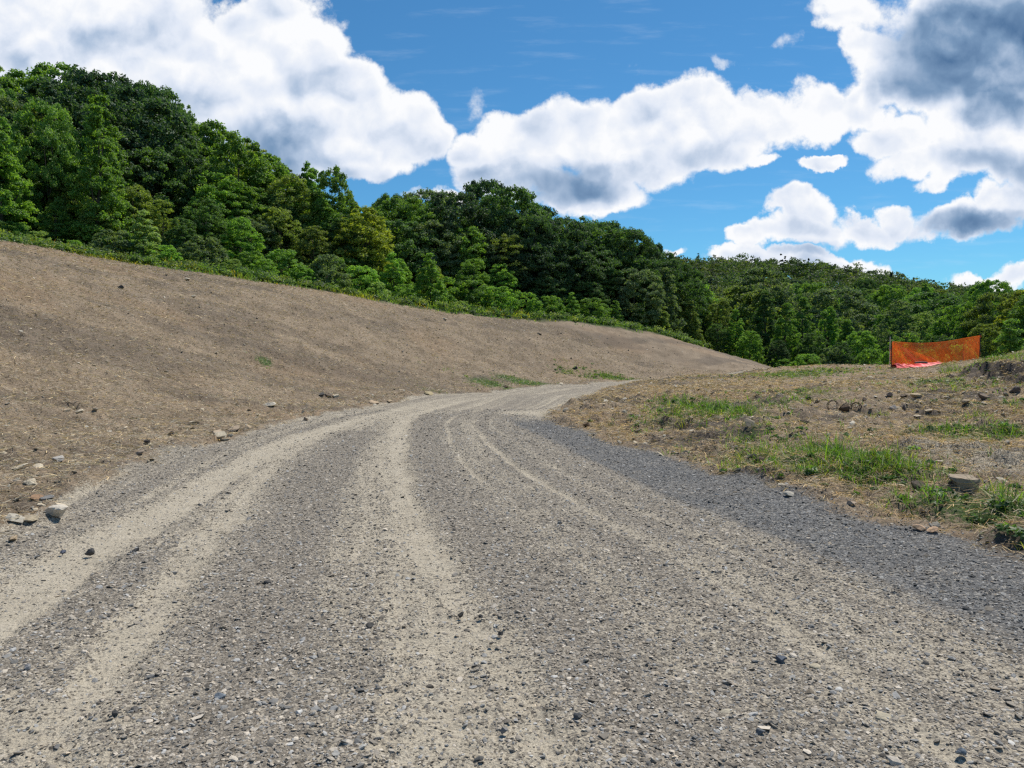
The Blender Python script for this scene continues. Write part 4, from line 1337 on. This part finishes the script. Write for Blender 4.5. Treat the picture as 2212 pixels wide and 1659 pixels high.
# ------------------------------------------------------------------ trees and shrubs
def make_tree(seed, H, R, base, shape, clumps, clump_r, per, leaf, flat_=.65, irregular=.25, up=.45, limbs=9, trunk_r=.16, elong=.6, inner=.35):
    """crown and trunk meshes; shape: 'round', 'oval', 'cone', 'open', 'shrub'"""
    r = np.random.default_rng(seed)
    ang0 = r.uniform(0, 6.28, 6)
    def env(t, a):
        if shape == 'round': e = math.sqrt(max(1 - ((t - .50) / .52) ** 2, 0.02))
        elif shape == 'oval': e = math.sqrt(max(1 - ((t - .42) / .60) ** 2, .02)) * (1 - .25 * t)
        elif shape == 'cone': e = (1 - t) ** .75 * .95 + .06
        elif shape == 'open': e = .45 + .6 * math.sin(math.pi * min(max(t * .9 + .1, 0), 1))
        else: e = math.sqrt(max(1 - (t * .95) ** 2.2, .02))
        lob = sum(math.sin(a * (k + 1) + ang0[k] + t * 5 * (k % 2)) / (k + 1.5) for k in range(5))
        return e * (1 + irregular * lob * .6)
    c, rad = [], []
    tries = 0
    while len(c) < clumps and tries < clumps * 30:
        tries += 1
        t, a = r.uniform(0, 1), r.uniform(0, 2 * math.pi)
        e = env(t, a)
        if r.uniform() > e * 1.1 + .1: continue
        f = 1 - (1 - inner) * r.uniform(0, 1) ** 2.0 if shape != 'open' else r.uniform(.15, 1) ** .7
        q = np.array((math.cos(a) * R * e * f, math.sin(a) * R * e * f, (base + (1 - base) * t) * H))
        c.append(q); rad.append(clump_r * r.uniform(.6, 1.35) * (.75 + .35 * e))
    c, rad = np.array(c), np.array(rad)
    c[:, 2] = np.minimum(c[:, 2], H - rad * flat_ * .7)
    v, f, var = leaf_cloud(r, c, rad, per, leaf, flat_, up, elong)
    crown = mesh_np('crown', v, f, (MAT_LEAF_GLOSSY if shape == 'round' else MAT_LEAF,), {'var': var})
    top = H * (.80 if shape != 'shrub' else .5)
    zs = np.linspace(-.6 * (H / 10), top, 9)
    bend = r.normal(0, .035 * R, (9, 2)).cumsum(0) * np.linspace(0, 1, 9)[:, None]
    path = np.stack([bend[:, 0], bend[:, 1], zs], 1)
    parts = [tube(path, np.linspace(trunk_r * 1.25, trunk_r * .25, 9), 7)]
    for k in r.permutation(len(c))[:limbs]:
        i = int(r.integers(2, 7))
        s_, e_ = path[i], c[k] - np.array((0, 0, rad[k] * .3))
        if e_[2] < s_[2] - .3: continue
        mid = s_ * .5 + e_ * .5 + np.array((0, 0, -.05 * H * r.uniform(0, 1)))
        parts.append(tube([s_, mid, e_], [trunk_r * .45, trunk_r * .28, trunk_r * .1], 5))
    tv, tf = join(parts)
    trunk = mesh_np('trunk', tv, tf, (MAT_BARK,), smooth=True)
    return crown, trunk, H, R


PROTO = {
    'oak': [make_tree(201 + i, 10, 4.0, .08, 'round', 300, .58, 110, .22, flat_=.9, up=.35, irregular=.20, elong=.62, inner=.55) for i in range(4)],
    'maple': [make_tree(221 + i, 10, 3.4, .04, 'oval', 300, .50, 95, .20, flat_=.9, up=.4, irregular=.20, inner=.5) for i in range(4)],
    'poplar': [make_tree(241 + i, 10, 2.5, .03, 'cone', 240, .40, 95, .18, irregular=.24, flat_=1.0, up=.35) for i in range(3)],
    'locust': [make_tree(261 + i, 10, 3.0, .10, 'open', 300, .42, 75, .16, irregular=.30, flat_=.75, up=.6) for i in range(3)],
    'birch': [make_tree(281 + i, 10, 2.2, .08, 'oval', 240, .36, 75, .16, irregular=.30, flat_=.9) for i in range(3)],
    'shrub': [make_tree(301 + i, 2.2, 1.4, .02, 'shrub', 130, .22, 85, .105, irregular=.28, flat_=.95, limbs=6, trunk_r=.03, up=.5) for i in range(3)],
    'sapling': [make_tree(321 + i, 4, 1.35, .04, 'cone', 150, .27, 85, .12, irregular=.28, flat_=.85, up=.6, limbs=8, trunk_r=.05) for i in range(2)],
}
COLS = {
    'dark green': (.045, .086, .023), 'blackish green': (.030, .058, .024), 'grey-green': (.078, .112, .052), 'mid green': (.084, .148, .026), 'bright green': (.095, .170, .030),
    'yellow-green': (.125, .150, .022), 'olive green': (.098, .132, .030), 'pale green': (.125, .175, .060),
}
LOOK = {'oak': 'broad round tree', 'maple': 'full oval tree', 'poplar': 'pointed tree', 'locust': 'loose feathery tree', 'birch': 'slender airy tree', 'shrub': 'bushy shrub', 'sapling': 'young sapling'}
KINDNAME = {'oak': 'oak_tree', 'maple': 'maple_tree', 'poplar': 'poplar_tree', 'locust': 'locust_tree', 'birch': 'birch_tree', 'shrub': 'shrub', 'sapling': 'sapling'}
placed = []


def plant(kind, px, top_y, w_px, depth, colour, row, wide=None):
    """a tree whose top and width are seen at these photograph pixels, rooted at that depth"""
    q = at_depth(px, top_y, depth)
    x0, y0 = float(q[0]), float(depth)
    z0 = hz(x0, y0) - .05
    k = depth / F_PX * K
    Hn = q[2] - z0
    if Hn < .5: return
    i = int(rng.integers(0, len(PROTO[kind])))
    crown, trunk, H, R = PROTO[kind][i]
    sz = Hn / H
    sxy = w_px * k / (2 * R * .95)
    sxy = min(max(sxy * 1.12, sz * .5), sz * 1.08)
    root = empty(KINDNAME[kind], (x0, y0, z0), float(rng.uniform(0, 6.28)))
    root.scale = (sxy, sxy, sz)
    c = link('crown', crown, root)
    lift = 1.06 if kind in ('shrub', 'sapling') else 1.0
    c.color = (*(lift * 1.12 * np.array(COLS[colour]) * rng.uniform(1.45, 2.15)), 1)
    link('trunk', trunk, root)
    root['category'] = 'shrub' if kind == 'shrub' else 'tree'
    placed.append((root, kind, colour, row, px))


def crest_depth(px): return float(np.interp(px, [c[0] for c in CREST], [c[2] for c in CREST]))


SIL = [(-300, 60), (0, 160), (130, 147), (250, 178), (340, 215), (440, 268), (520, 310), (590, 375), (665, 360), (740, 415), (800, 445), (900, 418), (985, 435), (1050, 392), (1120, 430), (1200, 468), (1300, 482), (1370, 525), (1450, 550), (1500, 590), (1700, 640), (2300, 650)]
sil = lambda px: float(np.interp(px, [s[0] for s in SIL], [s[1] for s in SIL]))

SKYLINE = [
    ('locust', 35, 158, 130, 30, 'pale green'), ('maple', 125, 143, 170, 27, 'mid green'), ('oak', 215, 166, 190, 22, 'blackish green'), ('oak', 300, 186, 130, 26, 'dark green'), ('maple', 375, 236, 110, 24, 'dark green'),
    ('birch', 402, 226, 60, 30, 'pale green'), ('maple', 455, 264, 140, 20, 'mid green'), ('locust', 525, 306, 130, 20, 'yellow-green'), ('locust', 575, 352, 110, 17, 'olive green'), ('birch', 617, 358, 60, 24, 'grey-green'),
    ('poplar', 668, 350, 95, 18, 'mid green'), ('poplar', 748, 412, 110, 14, 'yellow-green'), ('maple', 790, 448, 100, 26, 'mid green'), ('oak', 850, 424, 100, 20, 'dark green'), ('oak', 920, 414, 130, 18, 'grey-green'), ('birch', 975, 424, 60, 22, 'pale green'),
    ('oak', 1045, 391, 130, 18, 'blackish green'), ('oak', 1105, 428, 90, 16, 'dark green'), ('oak', 1165, 450, 120, 14, 'blackish green'), ('oak', 1235, 472, 130, 15, 'dark green'), ('oak', 1300, 481, 110, 16, 'dark green'), ('oak', 1345, 505, 80, 18, 'blackish green'),
    ('oak', 1402, 528, 100, 22, 'dark green'), ('maple', 1440, 546, 80, 26, 'dark green'), ('maple', -70, 150, 150, 28, 'mid green'), ('oak', -190, 120, 200, 22, 'dark green'),
]
for kind, px, ty, w, beyond, col in SKYLINE: plant(kind, px, ty, w, crest_depth(px) + beyond, col, 'skyline row of left wood')
for kind, px, ty, w, beyond, col in list(SKYLINE):
    for sgn in (-1, 1):
        k2 = kind if kind in ('oak', 'maple') else 'maple'
        plant(k2, px + sgn * w * float(rng.uniform(.25, .55)), ty + float(rng.uniform(10, 45)), w * 1.15, crest_depth(px) + beyond - float(rng.uniform(1, 6)), col if rng.uniform() < .85 else str(rng.choice(['mid green', 'dark green'])), 'upper part of left wood')
MIDDLE = [
    ('locust', 45, 226, 150, 17, 'yellow-green'), ('maple', 60, 330, 170, 12, 'mid green'), ('maple', 165, 375, 170, 10, 'olive green'), ('maple', 20, 400, 150, 9, 'mid green'), ('oak', 255, 285, 210, 14, 'blackish green'), ('oak', 320, 330, 160, 13, 'dark green'),
    ('maple', 285, 400, 150, 9, 'olive green'), ('birch', 350, 430, 110, 8, 'olive green'), ('maple', 405, 320, 130, 13, 'dark green'), ('maple', 470, 370, 140, 12, 'mid green'), ('maple', 440, 430, 140, 9, 'dark green'), ('locust', 540, 400, 130, 12, 'mid green'), ('maple', 520, 470, 120, 8, 'bright green'),
    ('maple', 600, 450, 130, 10, 'olive green'), ('poplar', 640, 440, 100, 12, 'mid green'), ('poplar', 705, 430, 100, 10, 'mid green'), ('maple', 680, 490, 140, 8, 'olive green'), ('poplar', 760, 480, 120, 9, 'mid green'), ('maple', 790, 520, 110, 8, 'olive green'), ('oak', 870, 480, 150, 11, 'dark green'),
    ('oak', 940, 480, 130, 11, 'grey-green'), ('maple', 1010, 490, 110, 10, 'mid green'), ('maple', 1020, 560, 130, 7, 'mid green'), ('locust', 1095, 508, 110, 9, 'olive green'), ('maple', 1080, 570, 120, 7, 'bright green'), ('oak', 1160, 530, 140, 9, 'blackish green'), ('oak', 1230, 540, 140, 9, 'dark green'), ('oak', 1300, 545, 130, 10, 'dark green'), ('oak', 1360, 570, 110, 10, 'dark green'),
    ('maple', 1395, 590, 120, 12, 'dark green'), ('oak', -100, 330, 200, 12, 'mid green'), ('maple', 210, 440, 130, 7, 'olive green'), ('maple', 120, 440, 140, 7, 'mid green'), ('maple', 395, 470, 120, 7, 'dark green'), ('maple', 860, 560, 110, 7, 'mid green'), ('maple', 930, 570, 100, 6, 'olive green'), ('oak', 1180, 600, 110, 7, 'dark green'), ('oak', 1270, 610, 110, 7, 'dark green'),
]
for kind, px, ty, w, beyond, col in MIDDLE: plant(kind, px, ty, w, crest_depth(px) + beyond, col, 'middle of left wood')
FRONT = [
    ('shrub', 80, 500, 70, 4, 'pale green'), ('shrub', 160, 520, 60, 4, 'bright green'), ('shrub', 240, 498, 90, 4, 'grey-green'), ('sapling', 310, 455, 90, 4, 'pale green'), ('shrub', 360, 530, 80, 3, 'bright green'), ('shrub', 440, 512, 130, 4, 'grey-green'), ('shrub', 500, 560, 70, 3, 'pale green'),
    ('shrub', 610, 540, 130, 4, 'bright green'), ('shrub', 570, 560, 70, 3, 'mid green'), ('shrub', 705, 552, 80, 3.5, 'grey-green'), ('shrub', 660, 580, 60, 3, 'bright green'), ('shrub', 780, 575, 90, 4, 'bright green'), ('sapling', 850, 545, 110, 5, 'bright green'), ('sapling', 928, 548, 70, 3.5, 'bright green'), ('shrub', 815, 610, 70, 3, 'pale green'),
    ('shrub', 880, 615, 70, 3, 'mid green'), ('shrub', 1020, 605, 90, 5, 'mid green'), ('shrub', 1075, 620, 90, 4, 'bright green'), ('shrub', 1130, 632, 100, 4, 'bright green'), ('shrub', 1190, 640, 90, 4, 'bright green'), ('sapling', 1235, 632, 90, 4, 'bright green'), ('shrub', 1280, 645, 80, 4, 'mid green'), ('sapling', 1330, 650, 80, 5, 'mid green'), ('shrub', 1000, 650, 60, 2.5, 'pale green'),
    ('shrub', 20, 480, 90, 6, 'mid green'), ('shrub', -60, 470, 120, 4, 'grey-green'), ('shrub', 300, 520, 80, 5, 'mid green'), ('shrub', 545, 545, 90, 6, 'mid green'), ('shrub', 740, 560, 90, 6, 'mid green'), ('shrub', 960, 600, 80, 6, 'mid green'), ('shrub', 1160, 650, 80, 6, 'mid green'),
    ('sapling', 1380, 655, 80, 7, 'mid green'), ('sapling', 1425, 650, 90, 8, 'olive green'),
]
for kind, px, ty, w, beyond, col in FRONT: plant(kind, px, ty, w, crest_depth(px) + beyond, col, 'front edge of left wood')
VALLEY = [  # px, top, width, depth
    ('maple', 1455, 628, 110, 66, 'olive green'), ('poplar', 1515, 632, 100, 72, 'bright green'), ('birch', 1555, 640, 90, 70, 'olive green'), ('poplar', 1590, 668, 80, 66, 'bright green'), ('poplar', 1655, 628, 130, 70, 'dark green'), ('poplar', 1640, 625, 80, 76, 'olive green'),
    ('poplar', 1735, 642, 100, 78, 'mid green'), ('poplar', 1700, 655, 90, 66, 'mid green'), ('poplar', 1790, 662, 110, 82, 'bright green'), ('poplar', 1830, 690, 80, 72, 'mid green'), ('shrub', 1795, 752, 60, 62, 'grey-green'), ('maple', 1860, 715, 90, 66, 'bright green'), ('birch', 1945, 648, 110, 74, 'grey-green'), ('poplar', 1900, 680, 90, 80, 'bright green'),
    ('birch', 1995, 672, 110, 76, 'pale green'), ('maple', 2055, 660, 100, 68, 'bright green'), ('maple', 2110, 650, 100, 64, 'mid green'), ('oak', 2165, 632, 120, 62, 'olive green'), ('maple', 2225, 625, 120, 58, 'yellow-green'), ('maple', 2130, 700, 90, 56, 'olive green'), ('sapling', 2185, 690, 90, 52, 'bright green'), ('oak', 2300, 610, 160, 55, 'mid green'), ('poplar', 1490, 650, 90, 64, 'olive green'),
    ('maple', 1550, 700, 90, 66, 'dark green'), ('maple', 1620, 715, 80, 64, 'mid green'), ('shrub', 1880, 755, 70, 60, 'mid green'), ('shrub', 1745, 765, 60, 60, 'mid green'), ('maple', 1755, 720, 80, 64, 'dark green'), ('maple', 1960, 720, 90, 64, 'mid green'), ('maple', 2035, 725, 90, 60, 'dark green'), ('maple', 1680, 735, 70, 63, 'blackish green'), ('maple', 1820, 740, 80, 62, 'blackish green'),
    ('maple', 2400, 600, 180, 52, 'mid green'), ('shrub', 1690, 775, 60, 62, 'mid green'), ('shrub', 1930, 760, 60, 60, 'mid green'), ('shrub', 2000, 755, 70, 58, 'mid green'), ('shrub', 2080, 745, 70, 54, 'mid green'),
]
for kind, px, ty, w, d_, col in VALLEY: plant(kind, px, ty, w, d_, col, 'hollow beyond rough plot')
# the lower flank of the far hill: trees one can still tell apart
r2 = np.random.default_rng(55)
pal = ['dark green', 'mid green', 'mid green', 'olive green', 'grey-green', 'blackish green', 'bright green']
for i in range(90):
    d_ = float(r2.uniform(88, 230))
    px = float(r2.uniform(1380, 2420))
    a = at_depth(px, 700, d_)
    z0 = hz(a[0], d_)
    Ht = float(r2.uniform(11, 16))
    top_y = (CY - F_PX * math.tan(math.atan2(z0 + Ht - CAM_H, d_) - PITCH)) / K
    plant(str(r2.choice(['oak', 'maple', 'maple', 'locust', 'oak', 'poplar'])), px, top_y, float(r2.uniform(7, 10.5)) / d_ * F_PX / K, d_, str(r2.choice(pal)), 'lower flank of far hill')
# filling inside the left wood so that it closes behind its edge
for i in range(100):
    px = float(r2.uniform(-300, 1480))
    b_ = float(r2.uniform(7, 34))
    ty = sil(px) + float(r2.uniform(25, 150))
    plant(str(r2.choice(['oak', 'maple', 'maple', 'poplar'])), px, ty, float(r2.uniform(110, 170)), crest_depth(px) + b_, str(r2.choice(pal[:6])), 'inside left wood')

ORD = lambda n: f"{n}{'th' if 10 <= n % 100 <= 20 else {1: 'st', 2: 'nd', 3: 'rd'}.get(n % 10, 'th')}"
fam = {}
for rec in placed: fam.setdefault((rec[1], rec[2], rec[3]), []).append(rec)
for (kind, colour, row), recs in fam.items():
    recs.sort(key=lambda q: q[4])
    for i, (root, *_r) in enumerate(recs):
        lab = f'{colour} {LOOK[kind]}, {row}'
        if len(recs) > 1: lab += f', {ORD(i + 1)} such from left'
        root['label'] = lab
        root['group'] = row

# far wood on the ridge: reads as one mass
def far_wood():
    r = np.random.default_rng(77)
    vs, fs, ts, va, o = [], [], [], [], 0
    cols = np.array([(.060, .105, .032), (.080, .130, .036), (.100, .135, .040), (.045, .080, .032), (.085, .120, .050)])
    n = 1250
    d = np.sqrt(r.uniform(150 ** 2, 520 ** 2, n)); a = np.radians(r.uniform(-12, 46, n))
    x, y = d * np.sin(a), d * np.cos(a)
    z = height(x, y)
    for i in range(n):
        con = r.uniform() < .03
        Ht = r.uniform(9, 14) if not con else r.uniform(12, 16)
        Rt = r.uniform(4.2, 6.4) if not con else 2.0
        per = int(np.interp(d[i], [150, 300, 520], [34, 22, 14]))
        k = 20
        u = r.normal(0, 1, (k, 3)); u /= np.linalg.norm(u, axis=1, keepdims=True); u[:, 2] = np.abs(u[:, 2]) * 1.3 - .35
        if con:
            t_ = r.uniform(0, 1, k); an = r.uniform(0, 6.28, k)
            c = np.stack([np.cos(an) * Rt * (1 - t_), np.sin(an) * Rt * (1 - t_), Ht * (.15 + .85 * t_)], 1); rad = 1.5 * (1.2 - t_)
        else:
            c = u * np.array((Rt, Rt, Ht * .42)) * r.uniform(.55, .95, (k, 1)) + np.array((0, 0, Ht * .55)); rad = np.full(k, Rt * .38) * r.uniform(.7, 1.2, k)
        v, f, w_ = leaf_cloud(r, c + np.array((x[i], y[i], z[i])), rad, per, float(np.interp(d[i], [150, 520], [.55, 1.05])), .7, .5, .7)
        vs.append(v); fs.append(f + o); o += len(v); va.append(w_)
        ts.append(np.repeat((np.array((.02, .042, .026)) if con else cols[r.integers(0, 5)] * r.uniform(.8, 1.25))[None], len(v), 0))
    me = mesh_np('far_forest', np.concatenate(vs), np.concatenate(fs), (MAT_GRASS,), {'tint': np.concatenate(ts), 'var': np.concatenate(va)})
    tag(link('far_forest', me), 'distant unbroken forest covering the far ridge', 'forest', kind='stuff')


far_wood()
print('objects', len(bpy.data.objects), 'placed', len(placed))
